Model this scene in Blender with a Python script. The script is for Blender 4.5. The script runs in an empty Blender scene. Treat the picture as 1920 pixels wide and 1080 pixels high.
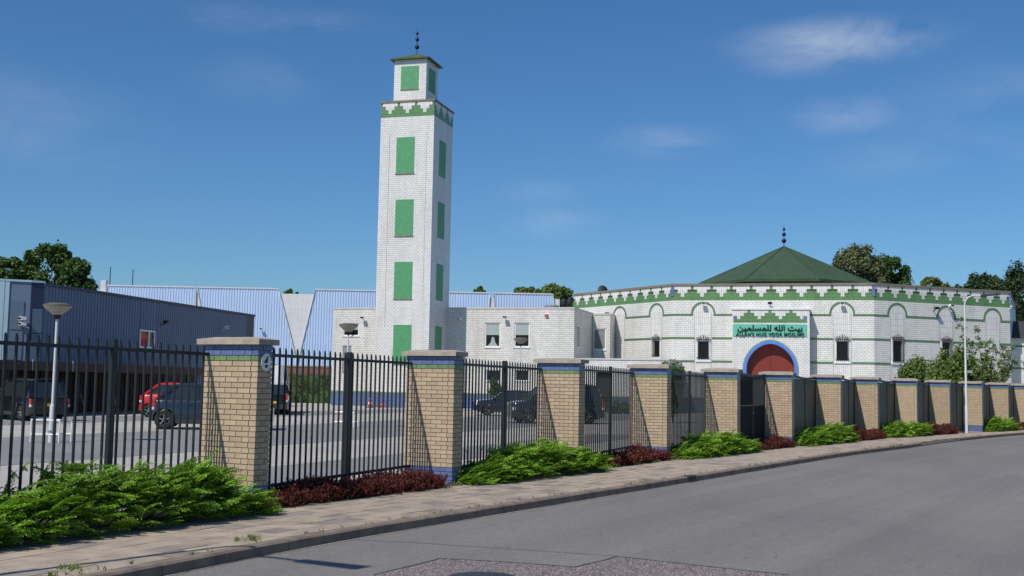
import bpy, math, random
import numpy as np
from mathutils import Vector, Matrix
R = math.radians
S = bpy.context.scene
COL = S.collection
rnd = random.Random(7)
rng = np.random.default_rng(7)

# ------------------------------------------------------------ camera, sky, sun
FPX = 2150.0; EYE = 1.75; PITCH = math.atan(184 / FPX); ROLL = 0.018
cam_d = bpy.data.cameras.new('camera'); cam = bpy.data.objects.new('camera', cam_d); COL.objects.link(cam)
cam_d.sensor_width = 36; cam_d.lens = FPX / 1920 * 36; cam_d.clip_start = 0.1; cam_d.clip_end = 3000
fw = Vector((0, math.cos(PITCH), math.sin(PITCH)))
up0 = Vector((0, -math.sin(PITCH), math.cos(PITCH))); rt0 = Vector((1, 0, 0))
rt = rt0 * math.cos(ROLL) + up0 * math.sin(ROLL)
up = up0 * math.cos(ROLL) - rt0 * math.sin(ROLL)
cam.matrix_world = Matrix(((rt.x, up.x, -fw.x, 0), (rt.y, up.y, -fw.y, 0), (rt.z, up.z, -fw.z, EYE), (0, 0, 0, 1)))
S.camera = cam
SUN_EL, SUN_AZ = 50.0, 37.0          # the light travels towards azimuth 37 deg east of +Y
S.view_settings.view_transform = 'Standard'; S.view_settings.look = 'None'
S.view_settings.exposure = 0.0; S.view_settings.gamma = 1.0; S.view_settings.use_curve_mapping = False
sl = bpy.data.lights.new('sun', 'SUN'); sl.energy = 4.2; sl.angle = R(0.53); sl.color = (1.0, 0.935, 0.84)
so = bpy.data.objects.new('sun', sl); COL.objects.link(so)
ld = Vector((math.sin(R(SUN_AZ)) * math.cos(R(SUN_EL)), math.cos(R(SUN_AZ)) * math.cos(R(SUN_EL)), -math.sin(R(SUN_EL))))
so.rotation_euler = ld.to_track_quat('-Z', 'Y').to_euler(); so.location = (-30, -40, 60)


def sight(px, py):
    """direction of a line of sight measured in the 1920x1080 photograph"""
    return (rt * (px - 960) + up * (540 - py) + fw * FPX).normalized()


def at(px, py, Y):
    d = sight(px, py); t = Y / d.y
    return Vector((d.x * t, Y, EYE + d.z * t))


world = bpy.data.worlds.new('World'); S.world = world; world.use_nodes = True
nt = world.node_tree; nt.nodes.clear()
def N(t, **k):
    n = nt.nodes.new(t)
    for a, b in k.items(): setattr(n, a, b)
    return n
wo = N('ShaderNodeOutputWorld'); bg = N('ShaderNodeBackground'); bg.inputs['Strength'].default_value = 0.093
sky = N('ShaderNodeTexSky'); sky.sky_type = 'NISHITA'; sky.sun_disc = False
sky.sun_elevation = R(SUN_EL); sky.sun_rotation = R(180 + SUN_AZ); sky.altitude = 0
sky.air_density = 1.0; sky.dust_density = 0.6; sky.ozone_density = 2.5
hs = N('ShaderNodeHueSaturation'); hs.inputs['Saturation'].default_value = 1.06; hs.inputs['Value'].default_value = 1.0
tint = N('ShaderNodeMix', data_type='RGBA', blend_type='MULTIPLY'); tint.inputs['Factor'].default_value = 1
nt.links.new(sky.outputs[0], tint.inputs['A']); tint.inputs['B'].default_value = (.57, .82, 1.06, 1)
nt.links.new(tint.outputs['Result'], hs.inputs['Color'])
tc = N('ShaderNodeTexCoord')
nz = N('ShaderNodeTexNoise'); nz.inputs['Scale'].default_value = 9; nz.inputs['Detail'].default_value = 8
nz.inputs['Roughness'].default_value = 0.6; nz.inputs['Distortion'].default_value = 0.5
mpn = N('ShaderNodeMapping'); mpn.inputs['Scale'].default_value = (1, 1, 2.6)
nt.links.new(tc.outputs['Generated'], mpn.inputs[0]); nt.links.new(mpn.outputs[0], nz.inputs[0])
nr = N('ShaderNodeMapRange'); nr.inputs[1].default_value = 0.36; nr.inputs[2].default_value = 0.72
nt.links.new(nz.outputs[0], nr.inputs[0])
acc = None
for (px, py, sx, sz, a) in [(1570, 78, .085, .019, .62), (1500, 112, .05, .014, .35), (1245, 266, .05, .014, .30), (1585, 215, .045, .017, .28),
                            (1040, 418, .045, .013, .34), (540, 45, .11, .014, .20), (1000, 360, .04, .012, .14), (1700, 300, .07, .02, .14),
                            (480, 150, .05, .02, .12), (1850, 250, .07, .018, .13), (-300, 200, .2, .05, .3), (2400, 150, .25, .05, .35)]:
    d = sight(px, py)
    sb = N('ShaderNodeVectorMath', operation='SUBTRACT'); nt.links.new(tc.outputs['Generated'], sb.inputs[0]); sb.inputs[1].default_value = d
    mu = N('ShaderNodeVectorMath', operation='MULTIPLY'); nt.links.new(sb.outputs[0], mu.inputs[0]); mu.inputs[1].default_value = (1 / sx, 1 / sx, 1 / sz)
    ln = N('ShaderNodeVectorMath', operation='LENGTH'); nt.links.new(mu.outputs[0], ln.inputs[0])
    mr = N('ShaderNodeMapRange', interpolation_type='SMOOTHSTEP'); mr.inputs[1].default_value = 0; mr.inputs[2].default_value = 1.4
    mr.inputs[3].default_value = a; mr.inputs[4].default_value = 0; nt.links.new(ln.outputs['Value'], mr.inputs[0])
    if acc is None: acc = mr.outputs[0]
    else:
        mx = N('ShaderNodeMath', operation='MAXIMUM'); nt.links.new(acc, mx.inputs[0]); nt.links.new(mr.outputs[0], mx.inputs[1]); acc = mx.outputs[0]
cm = N('ShaderNodeMath', operation='MULTIPLY'); nt.links.new(acc, cm.inputs[0]); nt.links.new(nr.outputs[0], cm.inputs[1])
mixc = N('ShaderNodeMix', data_type='RGBA'); nt.links.new(cm.outputs[0], mixc.inputs['Factor'])
nt.links.new(hs.outputs[0], mixc.inputs['A']); mixc.inputs['B'].default_value = (6.2, 6.9, 8.2, 1)
nt.links.new(mixc.outputs['Result'], bg.inputs[0]); nt.links.new(bg.outputs[0], wo.inputs[0])

# ------------------------------------------------------------ materials
MATS = {}
def new_mat(name):
    m = bpy.data.materials.new(name); m.use_nodes = True
    t = m.node_tree; p = t.nodes['Principled BSDF']
    MATS[name] = m
    return m, t, p


def c4(c): return (c[0], c[1], c[2], 1)


def bumpify(t, p, src, strength, dist):
    b = t.nodes.new('ShaderNodeBump'); b.inputs['Strength'].default_value = strength; b.inputs['Distance'].default_value = dist
    t.links.new(src, b.inputs['Height']); t.links.new(b.outputs[0], p.inputs['Normal'])


def mix(t, f, a, b, blend='MIX'):
    m = t.nodes.new('ShaderNodeMix'); m.data_type = 'RGBA'; m.blend_type = blend
    for s, v in (('Factor', f), ('A', a), ('B', b)):
        if isinstance(v, bpy.types.NodeSocket): t.links.new(v, m.inputs[s])
        else: m.inputs[s].default_value = v
    return m.outputs['Result']


def noise(t, scale, detail=4, vec=None, rough=.55, dist=0):
    n = t.nodes.new('ShaderNodeTexNoise'); n.inputs['Scale'].default_value = scale; n.inputs['Detail'].default_value = detail
    n.inputs['Roughness'].default_value = rough; n.inputs['Distortion'].default_value = dist
    if vec is not None: t.links.new(vec, n.inputs['Vector'])
    return n.outputs[0]


def mrange(t, src, a, b, c=0., d=1.):
    r = t.nodes.new('ShaderNodeMapRange'); t.links.new(src, r.inputs[0])
    for i, v in enumerate((a, b, c, d)): r.inputs[i + 1].default_value = v
    return r.outputs[0]


def coords(t, kind='Object', scale=None):
    c = t.nodes.new('ShaderNodeTexCoord').outputs[kind]
    if scale:
        m = t.nodes.new('ShaderNodeMapping'); m.inputs['Scale'].default_value = scale; t.links.new(c, m.inputs[0]); return m.outputs[0]
    return c


def pm(name, col, rough=.6, metal=0., var=.12, vs=3., bump=0., bs=40., spec=None, perobj=0., coat=0.):
    m, t, p = new_mat(name)
    v = coords(t)
    n = noise(t, vs, 5, v)
    dark = tuple(x * (1 - var) for x in col); lite = tuple(min(1, x * (1 + var)) for x in col)
    c = mix(t, mrange(t, n, .3, .7), c4(dark), c4(lite))
    if perobj:
        oi = t.nodes.new('ShaderNodeObjectInfo')
        f = mrange(t, oi.outputs['Random'], 0, 1, 1 - perobj, 1 + perobj)
        cb = t.nodes.new('ShaderNodeCombineColor')
        for i in range(3): t.links.new(f, cb.inputs[i])
        c = mix(t, 1.0, c, cb.outputs[0], 'MULTIPLY')
    t.links.new(c, p.inputs['Base Color'])
    p.inputs['Roughness'].default_value = rough; p.inputs['Metallic'].default_value = metal
    if spec is not None: p.inputs['Specular IOR Level'].default_value = spec
    if coat: p.inputs['Coat Weight'].default_value = coat; p.inputs['Coat Roughness'].default_value = .08
    if bump: bumpify(t, p, noise(t, bs, 6, v), bump, .01)
    return m


def brick_mat(name, c1, c2, mortar, bw, bh, mw=.012, rough=.4, offset=.5, stain=.25, bump=.6, weather=None):
    m, t, p = new_mat(name)
    uv = coords(t, 'UV')
    b = t.nodes.new('ShaderNodeTexBrick'); t.links.new(uv, b.inputs['Vector'])
    b.offset = offset; b.offset_frequency = 2
    b.inputs['Color1'].default_value = c4(c1); b.inputs['Color2'].default_value = c4(c2); b.inputs['Mortar'].default_value = c4(mortar)
    b.inputs['Scale'].default_value = 1; b.inputs['Mortar Size'].default_value = mw; b.inputs['Mortar Smooth'].default_value = .1
    b.inputs['Brick Width'].default_value = bw; b.inputs['Row Height'].default_value = bh; b.inputs['Bias'].default_value = 0.
    o = coords(t)
    st = coords(t, 'Object', (1, 1, .35))
    n1 = mrange(t, noise(t, .55, 6, st, .65, .6), .35, .75, 1, 1 - stain)
    n2 = mrange(t, noise(t, 14, 3, o), .3, .7, .95, 1.05)
    n3 = mrange(t, noise(t, 2.2, 4, coords(t, 'Object', (1, 1, .09)), .6), .5, .72, 1, .88)
    mm = t.nodes.new('ShaderNodeMath'); mm.operation = 'MULTIPLY'; t.links.new(n1, mm.inputs[0]); t.links.new(n2, mm.inputs[1])
    m3 = t.nodes.new('ShaderNodeMath'); m3.operation = 'MULTIPLY'; t.links.new(mm.outputs[0], m3.inputs[0]); t.links.new(n3, m3.inputs[1]); mm = m3
    cb = t.nodes.new('ShaderNodeCombineColor')
    for i in range(3): t.links.new(mm.outputs[0], cb.inputs[i])
    c = mix(t, 1.0, b.outputs['Color'], cb.outputs[0], 'MULTIPLY')
    t.links.new(c, p.inputs['Base Color']); p.inputs['Roughness'].default_value = rough
    iv = t.nodes.new('ShaderNodeMath'); iv.operation = 'SUBTRACT'; iv.inputs[0].default_value = 1; t.links.new(b.outputs['Fac'], iv.inputs[1])
    bumpify(t, p, iv.outputs[0], bump, .006)
    return m


brick_mat('white_brick', (.82, .81, .775), (.73, .72, .69), (.42, .41, .39), .30, .15, .013, .35, stain=.17)
brick_mat('white_brick_annex', (.78, .765, .72), (.67, .655, .62), (.36, .35, .33), .30, .15, .012, .42, stain=.2)
brick_mat('white_tile', (.80, .79, .76), (.72, .71, .69), (.40, .40, .38), .15, .45, .010, .38, offset=0, stain=.12)
brick_mat('green_tile', (.105, .25, .085), (.075, .205, .065), (.22, .32, .17), .095, .27, .009, .35, offset=0, stain=.2)
brick_mat('green_line', (.13, .23, .11), (.10, .19, .09), (.14, .2, .12), .15, .15, .008, .4, offset=0, stain=.2)
brick_mat('blue_plinth', (.075, .125, .30), (.095, .15, .34), (.2, .24, .33), .30, .15, .010, .35, stain=.2)
brick_mat('beige_brick_far', (.455, .345, .23), (.40, .30, .20), (.16, .12, .085), .22, .075, .010, .85, stain=.25)
pm('beige_brick', (.455, .35, .235), .85, var=.12, vs=5, bump=.5, bs=50, perobj=.11)
pm('mortar', (.25, .205, .155), .95, var=.2, vs=20, bump=.4, bs=80)
pm('blue_glazed', (.115, .155, .33), .3, var=.16, vs=6, bump=.2, bs=30, perobj=.12)
pm('green_glazed', (.15, .24, .11), .35, var=.15, vs=6, bump=.2, bs=30, perobj=.12)
pm('concrete_cap', (.36, .31, .25), .9, var=.22, vs=6, bump=.5, bs=60)
pm('fence_paint', (.009, .015, .017), .5, var=.2, vs=3)
pm('gate_paint', (.012, .040, .040), .55, var=.15, vs=2)
pm('green_panel', (.08, .30, .13), .5, var=.12, vs=3.5, bump=.1, bs=9)
pm('green_roof', (.034, .072, .036), .85, var=.2, vs=1.2, bump=.3, bs=30)
pm('minaret_roof', (.06, .10, .04), .85, var=.25, vs=2)
pm('coping', (.20, .165, .125), .8, var=.2, vs=2)
pm('coping_pale', (.5, .5, .48), .6, var=.1, vs=2)
pm('dark_metal', (.02, .022, .03), .35, metal=.7)
pm('black_matte', (.012, .012, .013), .6)
pm('white_frame', (.78, .78, .76), .4, var=.05)
pm('white_metal', (.72, .73, .74), .35, var=.06)
pm('blind', (.34, .39, .39), .6, var=.06, vs=1)
pm('wing_blind', (.20, .21, .21), .7, var=.08, vs=2)
pm('turquoise', (.13, .46, .33), .45, var=.06, vs=1.5)
pm('blue_arch', (.08, .22, .72), .4, var=.06)
pm('green_arch', (.19, .30, .20), .5, var=.12)
pm('red_door', (.19, .024, .012), .55, var=.12, vs=4)
pm('lettering', (.008, .012, .012), .4)
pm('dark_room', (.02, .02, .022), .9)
pm('roof_felt', (.10, .10, .10), .9)
pm('hall_blue', (.42, .55, .76), .55, var=.05, vs=.3)
brick_mat('hall_white', (.66, .67, .68), (.62, .63, .64), (.50, .51, .53), 6., .30, .012, .6, stain=.1, bump=.3)
pm('hall_edge', (.55, .57, .6), .5, var=.06)
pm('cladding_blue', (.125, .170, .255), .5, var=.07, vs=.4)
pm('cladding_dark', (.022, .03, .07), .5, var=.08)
pm('cladding_pale', (.36, .50, .58), .45, var=.05)
pm('glass_panel', (.10, .14, .20), .15, var=.06, spec=.6)
pm('shed_fascia', (.075, .045, .035), .8, var=.3, vs=2)
pm('shed_wood', (.05, .035, .025), .9, var=.3, vs=3)
pm('galvanised', (.45, .47, .48), .4, metal=.6, var=.12, vs=5)
pm('pole_white', (.58, .60, .61), .4, var=.05)
pm('lamp_shade', (.42, .37, .28), .5, var=.12, vs=6)
pm('lamp_top', (.13, .11, .09), .6)
pm('tyre', (.014, .014, .014), .85)
pm('rim', (.42, .43, .45), .3, metal=.6)
pm('car_black', (.006, .007, .009), .25, coat=.8, var=.03)
pm('car_blue', (.009, .02, .045), .25, coat=.8, var=.03)
pm('car_teal', (.007, .02, .024), .25, coat=.8, var=.03)
pm('car_red', (.55, .012, .012), .3, coat=.8, var=.03)
pm('car_white', (.72, .74, .76), .3, coat=.6, var=.03)
pm('car_plastic', (.03, .032, .034), .6)
pm('car_glass', (.02, .027, .034), .06, spec=.8)
pm('tail_red', (.55, .02, .012), .25, coat=.5)
pm('tail_clear', (.65, .62, .6), .2)
pm('plate_yellow', (.72, .52, .03), .5)
pm('cone_red', (.65, .05, .02), .5)
pm('flag_red', (.60, .03, .03), .7)
pm('bark', (.075, .055, .04), .95, var=.3, vs=8, bump=.6, bs=30)
pm('brown_brick_far', (.17, .09, .06), .9, var=.2, vs=1)
pm('slate', (.045, .04, .045), .8, var=.2)
pm('soil', (.10, .075, .052), .97, var=.35, vs=3, bump=.8, bs=30)
pm('paving_slab', (.345, .285, .222), .92, var=.22, vs=3.2, bump=.5, bs=90, perobj=.10)
pm('paving_slab_dark', (.245, .21, .18), .92, var=.18, vs=4, bump=.5, bs=90, perobj=.12)
pm('kerb_concrete', (.20, .155, .12), .93, var=.3, vs=4, bump=.6, bs=80)


def glass_mat():
    m, t, p = new_mat('window_glass')
    p.inputs['Base Color'].default_value = (.008, .009, .012, 1); p.inputs['Roughness'].default_value = .06
    p.inputs['Specular IOR Level'].default_value = .3
glass_mat()


def clear_mat():
    m, t, p = new_mat('clear_glass')
    t.nodes.remove(p)
    g = t.nodes.new('ShaderNodeBsdfGlossy'); g.inputs['Roughness'].default_value = .03
    tr = t.nodes.new('ShaderNodeBsdfTransparent'); tr.inputs[0].default_value = (.8, .86, .86, 1)
    fr = t.nodes.new('ShaderNodeFresnel'); fr.inputs[0].default_value = 1.5
    mx = t.nodes.new('ShaderNodeMixShader'); t.links.new(fr.outputs[0], mx.inputs[0]); t.links.new(tr.outputs[0], mx.inputs[1]); t.links.new(g.outputs[0], mx.inputs[2])
    t.links.new(mx.outputs[0], t.nodes['Material Output'].inputs[0])
clear_mat()


def leaf_mat(name, cols, rough=.5, trans=.25):
    m, t, p = new_mat(name)
    g = t.nodes.new('ShaderNodeNewGeometry')
    cr = t.nodes.new('ShaderNodeValToRGB'); t.links.new(g.outputs['Random Per Island'], cr.inputs[0])
    cr.color_ramp.elements[0].color = c4(cols[0]); cr.color_ramp.elements[1].color = c4(cols[-1])
    for i, c in enumerate(cols[1:-1]):
        e = cr.color_ramp.elements.new((i + 1) / (len(cols) - 1)); e.color = c4(c)
    n = mrange(t, noise(t, 1.6, 2, coords(t)), .3, .7, .82, 1.18)
    cb = t.nodes.new('ShaderNodeCombineColor')
    for i in range(3): t.links.new(n, cb.inputs[i])
    c = mix(t, 1.0, cr.outputs[0], cb.outputs[0], 'MULTIPLY')
    t.links.new(c, p.inputs['Base Color']); p.inputs['Roughness'].default_value = rough
    p.inputs['Specular IOR Level'].default_value = .3
    tl = t.nodes.new('ShaderNodeBsdfTranslucent'); t.links.new(c, tl.inputs[0])
    mx = t.nodes.new('ShaderNodeMixShader'); mx.inputs[0].default_value = trans
    t.links.new(p.outputs[0], mx.inputs[1]); t.links.new(tl.outputs[0], mx.inputs[2])
    t.links.new(mx.outputs[0], t.nodes['Material Output'].inputs[0])
    return m


leaf_mat('leaf_shrub', [(.09, .19, .012), (.15, .30, .022), (.22, .42, .03), (.34, .52, .06)], .5, .3)
leaf_mat('leaf_barberry', [(.05, .011, .009), (.095, .021, .015), (.14, .036, .024), (.19, .06, .04)], .6, .2)
leaf_mat('leaf_dark', [(.036, .074, .018), (.062, .118, .026), (.10, .175, .038)], .55, .2)
leaf_mat('leaf_conifer', [(.022, .045, .017), (.042, .072, .025), (.07, .105, .034)], .6, .12)
leaf_mat('leaf_mid', [(.08, .13, .03), (.13, .20, .045), (.20, .28, .07)], .55, .25)
leaf_mat('leaf_olive', [(.09, .11, .048), (.14, .165, .07), (.20, .225, .10)], .6, .25)
leaf_mat('leaf_bright', [(.05, .11, .02), (.09, .18, .03), (.14, .25, .05)], .5, .3)
leaf_mat('leaf_yellow', [(.10, .13, .03), (.15, .19, .05), (.2, .23, .07)], .5, .3)
leaf_mat('leaf_dry', [(.16, .13, .05), (.13, .14, .04), (.24, .20, .10)], .8, .2)


def asphalt():
    m, t, p = new_mat('asphalt')
    o = coords(t)
    a = mrange(t, noise(t, .22, 5, coords(t, 'Object', (1, .45, 1)), .6, .4), .3, .7)
    c = mix(t, a, (.154, .145, .136, 1), (.203, .190, .174, 1))
    f = mrange(t, noise(t, 55, 3, o, .7), .35, .65, .72, 1.28)
    g = mrange(t, noise(t, 7, 6, o, .7), .3, .7, .93, 1.07)
    mm = t.nodes.new('ShaderNodeMath'); mm.operation = 'MULTIPLY'; t.links.new(f, mm.inputs[0]); t.links.new(g, mm.inputs[1])
    cb = t.nodes.new('ShaderNodeCombineColor')
    for i in range(3): t.links.new(mm.outputs[0], cb.inputs[i])
    c = mix(t, 1.0, c, cb.outputs[0], 'MULTIPLY')
    # small darker scars, stretched along the road
    sc = mrange(t, noise(t, 3.2, 5, coords(t, 'Object', (1, .5, 1)), .65, .3), .63, .70, 0, .4)
    c = mix(t, sc, c, (.085, .083, .085, 1))
    # wheel tracks and wear running along the road (UV: x = metres from the kerb, y = metres along)
    uv = coords(t, 'UV', (1.1, .02, 1))
    w = mrange(t, noise(t, 1.0, 3, uv, .6, .2), .35, .65, .90, 1.10)
    cb2 = t.nodes.new('ShaderNodeCombineColor')
    for i in range(3): t.links.new(w, cb2.inputs[i])
    c = mix(t, 1.0, c, cb2.outputs[0], 'MULTIPLY')
    # thin dark scuffs across the surface
    sf = mrange(t, noise(t, 2.6, 4, coords(t, 'UV', (2.2, .55, 1)), .7, .2), .655, .69, 0, .45)
    c = mix(t, sf, c, (.07, .068, .07, 1))
    t.links.new(c, p.inputs['Base Color']); p.inputs['Roughness'].default_value = .82
    bumpify(t, p, noise(t, 130, 3, o), .35, .008)
asphalt()


def patch_mat():
    m, t, p = new_mat('patch_asphalt')
    o = coords(t)
    v = t.nodes.new('ShaderNodeTexVoronoi'); v.inputs['Scale'].default_value = 75; t.links.new(o, v.inputs['Vector'])
    cr = t.nodes.new('ShaderNodeValToRGB'); t.links.new(v.outputs['Color'], cr.inputs[0])
    cr.color_ramp.elements[0].color = (.05, .045, .045, 1); cr.color_ramp.elements[0].position = .2
    cr.color_ramp.elements[1].color = (.42, .36, .34, 1); cr.color_ramp.elements[1].position = .85
    e = cr.color_ramp.elements.new(.55); e.color = (.17, .135, .13, 1)
    t.links.new(cr.outputs[0], p.inputs['Base Color']); p.inputs['Roughness'].default_value = .85
    bumpify(t, p, v.outputs['Distance'], .6, .006)
patch_mat()
pm('tar_joint', (.035, .034, .036), .7)
pm('gutter_line', (.27, .25, .22), .9, var=.25, vs=6)
pm('cast_iron', (.06, .06, .065), .5, metal=.4, var=.3, vs=20)


def paver(name, c1, c2):
    m, t, p = new_mat(name)
    o = coords(t)
    b = t.nodes.new('ShaderNodeTexBrick'); t.links.new(o, b.inputs['Vector'])
    b.inputs['Color1'].default_value = c4(c1); b.inputs['Color2'].default_value = c4(c2); b.inputs['Mortar'].default_value = c4([x * .55 for x in c2])
    b.inputs['Scale'].default_value = 1; b.inputs['Mortar Size'].default_value = .008; b.inputs['Brick Width'].default_value = .21; b.inputs['Row Height'].default_value = .105
    n = mrange(t, noise(t, .35, 6, o, .65, .5), .3, .7, .85, 1.12)
    n2 = mrange(t, noise(t, 6, 4, o), .3, .7, .93, 1.07)
    mm = t.nodes.new('ShaderNodeMath'); mm.operation = 'MULTIPLY'; t.links.new(n, mm.inputs[0]); t.links.new(n2, mm.inputs[1])
    cb = t.nodes.new('ShaderNodeCombineColor')
    for i in range(3): t.links.new(mm.outputs[0], cb.inputs[i])
    t.links.new(mix(t, 1.0, b.outputs[0], cb.outputs[0], 'MULTIPLY'), p.inputs['Base Color']); p.inputs['Roughness'].default_value = .9
paver('paver_pale', (.46, .43, .385), (.40, .375, .34))
paver('paver_dark', (.26, .255, .255), (.22, .218, .22))


def grass_mat():
    m, t, p = new_mat('grass_ground')
    o = coords(t)
    c = mix(t, mrange(t, noise(t, 3, 8, o), .3, .7), (.05, .085, .02, 1), (.10, .14, .04, 1))
    t.links.new(c, p.inputs['Base Color']); p.inputs['Roughness'].default_value = .95
grass_mat()


# ------------------------------------------------------------ mesh building
class MB:
    def __init__(self): self.v = []; self.f = []
    def add(self, vs, fs):
        n = len(self.v); self.v += [tuple(x) for x in vs]; self.f += [tuple(i + n for i in f) for f in fs]; return self
    def box(self, x0, x1, y0, y1, z0, z1, M=None):
        vs = [(x, y, z) for z in (z0, z1) for y in (y0, y1) for x in (x0, x1)]
        if M: vs = [M @ Vector(v) for v in vs]
        return self.add(vs, [(0, 2, 3, 1), (4, 5, 7, 6), (0, 1, 5, 4), (2, 6, 7, 3), (0, 4, 6, 2), (1, 3, 7, 5)])
    def bar(self, a, b, w, h=None):
        """rectangular bar from a to b"""
        a = Vector(a); b = Vector(b); h = h or w; d = (b - a).normalized()
        s = d.cross(Vector((0, 0, 1)))
        if s.length < 1e-4: s = Vector((1, 0, 0))
        s.normalize(); u = s.cross(d)
        vs = [p + s * (i * w / 2) + u * (j * h / 2) for p in (a, b) for i, j in ((-1, -1), (1, -1), (1, 1), (-1, 1))]
        return self.add(vs, [(0, 3, 2, 1), (4, 5, 6, 7), (0, 1, 5, 4), (1, 2, 6, 5), (2, 3, 7, 6), (3, 0, 4, 7)])
    def prism(self, poly, y0, y1):
        """polygon in x,z extruded along y; poly counter-clockwise seen from -y"""
        n = len(poly)
        vs = [(x, y0, z) for x, z in poly] + [(x, y1, z) for x, z in poly]
        fs = [tuple(range(n)), tuple(range(2 * n - 1, n - 1, -1))] + [(i, i + n, (i + 1) % n + n, (i + 1) % n) for i in range(n)]
        return self.add(vs, fs)
    def slab(self, poly, z0, z1):
        n = len(poly)
        vs = [(x, y, z0) for x, y in poly] + [(x, y, z1) for x, y in poly]
        fs = [tuple(range(n - 1, -1, -1)), tuple(range(n, 2 * n))] + [(i, (i + 1) % n, (i + 1) % n + n, i + n) for i in range(n)]
        return self.add(vs, fs)
    def tube(self, pts, r, n=8, cap=True):
        pts = [Vector(p) for p in pts]; rs = r if isinstance(r, (list, tuple)) else [r] * len(pts)
        base = len(self.v); prev = None
        for i, p in enumerate(pts):
            d = (pts[min(i + 1, len(pts) - 1)] - pts[max(i - 1, 0)]).normalized()
            if prev is None:
                s = d.cross(Vector((0, 0, 1)))
                if s.length < 1e-3: s = Vector((1, 0, 0))
            else: s = prev - d * prev.dot(d)
            s.normalize(); prev = s; u = d.cross(s)
            for k in range(n):
                a = 2 * math.pi * k / n; self.v.append(tuple(p + (s * math.cos(a) + u * math.sin(a)) * rs[i]))
        for i in range(len(pts) - 1):
            for k in range(n):
                a = base + i * n + k; b = base + i * n + (k + 1) % n; self.f.append((a, a + n, b + n, b))
        if cap: self.f.append(tuple(base + k for k in range(n))); e = base + (len(pts) - 1) * n; self.f.append(tuple(e + k for k in range(n - 1, -1, -1)))
        return self
    def lathe(self, prof, n=16, c=(0, 0, 0)):
        base = len(self.v)
        for r, z in prof:
            for k in range(n):
                a = 2 * math.pi * k / n; self.v.append((c[0] + r * math.cos(a), c[1] + r * math.sin(a), c[2] + z))
        for i in range(len(prof) - 1):
            for k in range(n):
                a = base + i * n + k; b = base + i * n + (k + 1) % n; self.f.append((a, b, b + n, a + n))
        self.f.append(tuple(base + k for k in range(n - 1, -1, -1))); e = base + (len(prof) - 1) * n; self.f.append(tuple(e + k for k in range(n)))
        return self
    def facade(self, u0, u1, z0, z1, holes, reveal=.15):
        """front skin at y=0 facing -y with rectangular openings and reveals"""
        us = sorted({u0, u1, *[h[0] for h in holes], *[h[1] for h in holes]}); zs = sorted({z0, z1, *[h[2] for h in holes], *[h[3] for h in holes]})
        for i in range(len(us) - 1):
            for j in range(len(zs) - 1):
                cu = (us[i] + us[i + 1]) / 2; cz = (zs[j] + zs[j + 1]) / 2
                if any(h[0] < cu < h[1] and h[2] < cz < h[3] for h in holes): continue
                self.add([(us[i], 0, zs[j]), (us[i + 1], 0, zs[j]), (us[i + 1], 0, zs[j + 1]), (us[i], 0, zs[j + 1])], [(0, 1, 2, 3)])
        for a, b, c, d in holes:
            q = [(a, c), (b, c), (b, d), (a, d)]
            for k in range(4):
                p, r = q[k], q[(k + 1) % 4]
                self.add([(p[0], 0, p[1]), (r[0], 0, r[1]), (r[0], reveal, r[1]), (p[0], reveal, p[1])], [(3, 2, 1, 0)])
        return self
    def mesh(self, name, mat, smooth=None):
        me = bpy.data.meshes.new(name); me.from_pydata(self.v, [], self.f); me.materials.append(MATS[mat])
        nv = np.array(self.v, dtype=np.float64)
        uvl = me.uv_layers.new(name='UVMap')
        uv = np.zeros((len(me.loops), 2))
        li = 0
        for f in self.f:
            a = nv[f[0]]; nrm = np.zeros(3)
            for k in range(1, len(f) - 1): nrm += np.cross(nv[f[k]] - a, nv[f[k + 1]] - a)
            an = np.abs(nrm)
            if an[2] >= an[0] and an[2] >= an[1]: i0, i1 = 0, 1
            elif an[1] >= an[0]: i0, i1 = 0, 2
            else: i0, i1 = 1, 2
            for k in f: uv[li] = (nv[k][i0], nv[k][i1]); li += 1
        uvl.data.foreach_set('uv', uv.ravel())
        if smooth is not None:
            for p in me.polygons: p.use_smooth = True
            me.set_sharp_from_angle(angle=R(smooth))
        me.update()
        return me
    def build(self, name, mat, parent=None, smooth=None, loc=None, rz=0):
        return put(name, self.mesh(name, mat, smooth), parent, loc, rz)


def put(name, me, parent=None, loc=None, rz=0):
    o = bpy.data.objects.new(name, me); COL.objects.link(o)
    if parent is not None: o.parent = parent
    if loc is not None: o.location = loc
    if rz: o.rotation_euler = (0, 0, rz)
    return o


def thing(name, label, cat, loc=(0, 0, 0), rz=0., group=None):
    o = bpy.data.objects.new(name, None); COL.objects.link(o); o.location = loc; o.rotation_euler = (0, 0, rz)
    o.empty_display_size = .3
    return tag(o, label, cat, group)


def tag(o, label=None, cat=None, group=None, kind=None):
    if label: o['label'] = label
    if cat: o['category'] = cat
    if group: o['group'] = group
    if kind: o['kind'] = kind
    return o


def kids(o): return [c for c in bpy.data.objects if c.parent == o]


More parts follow.
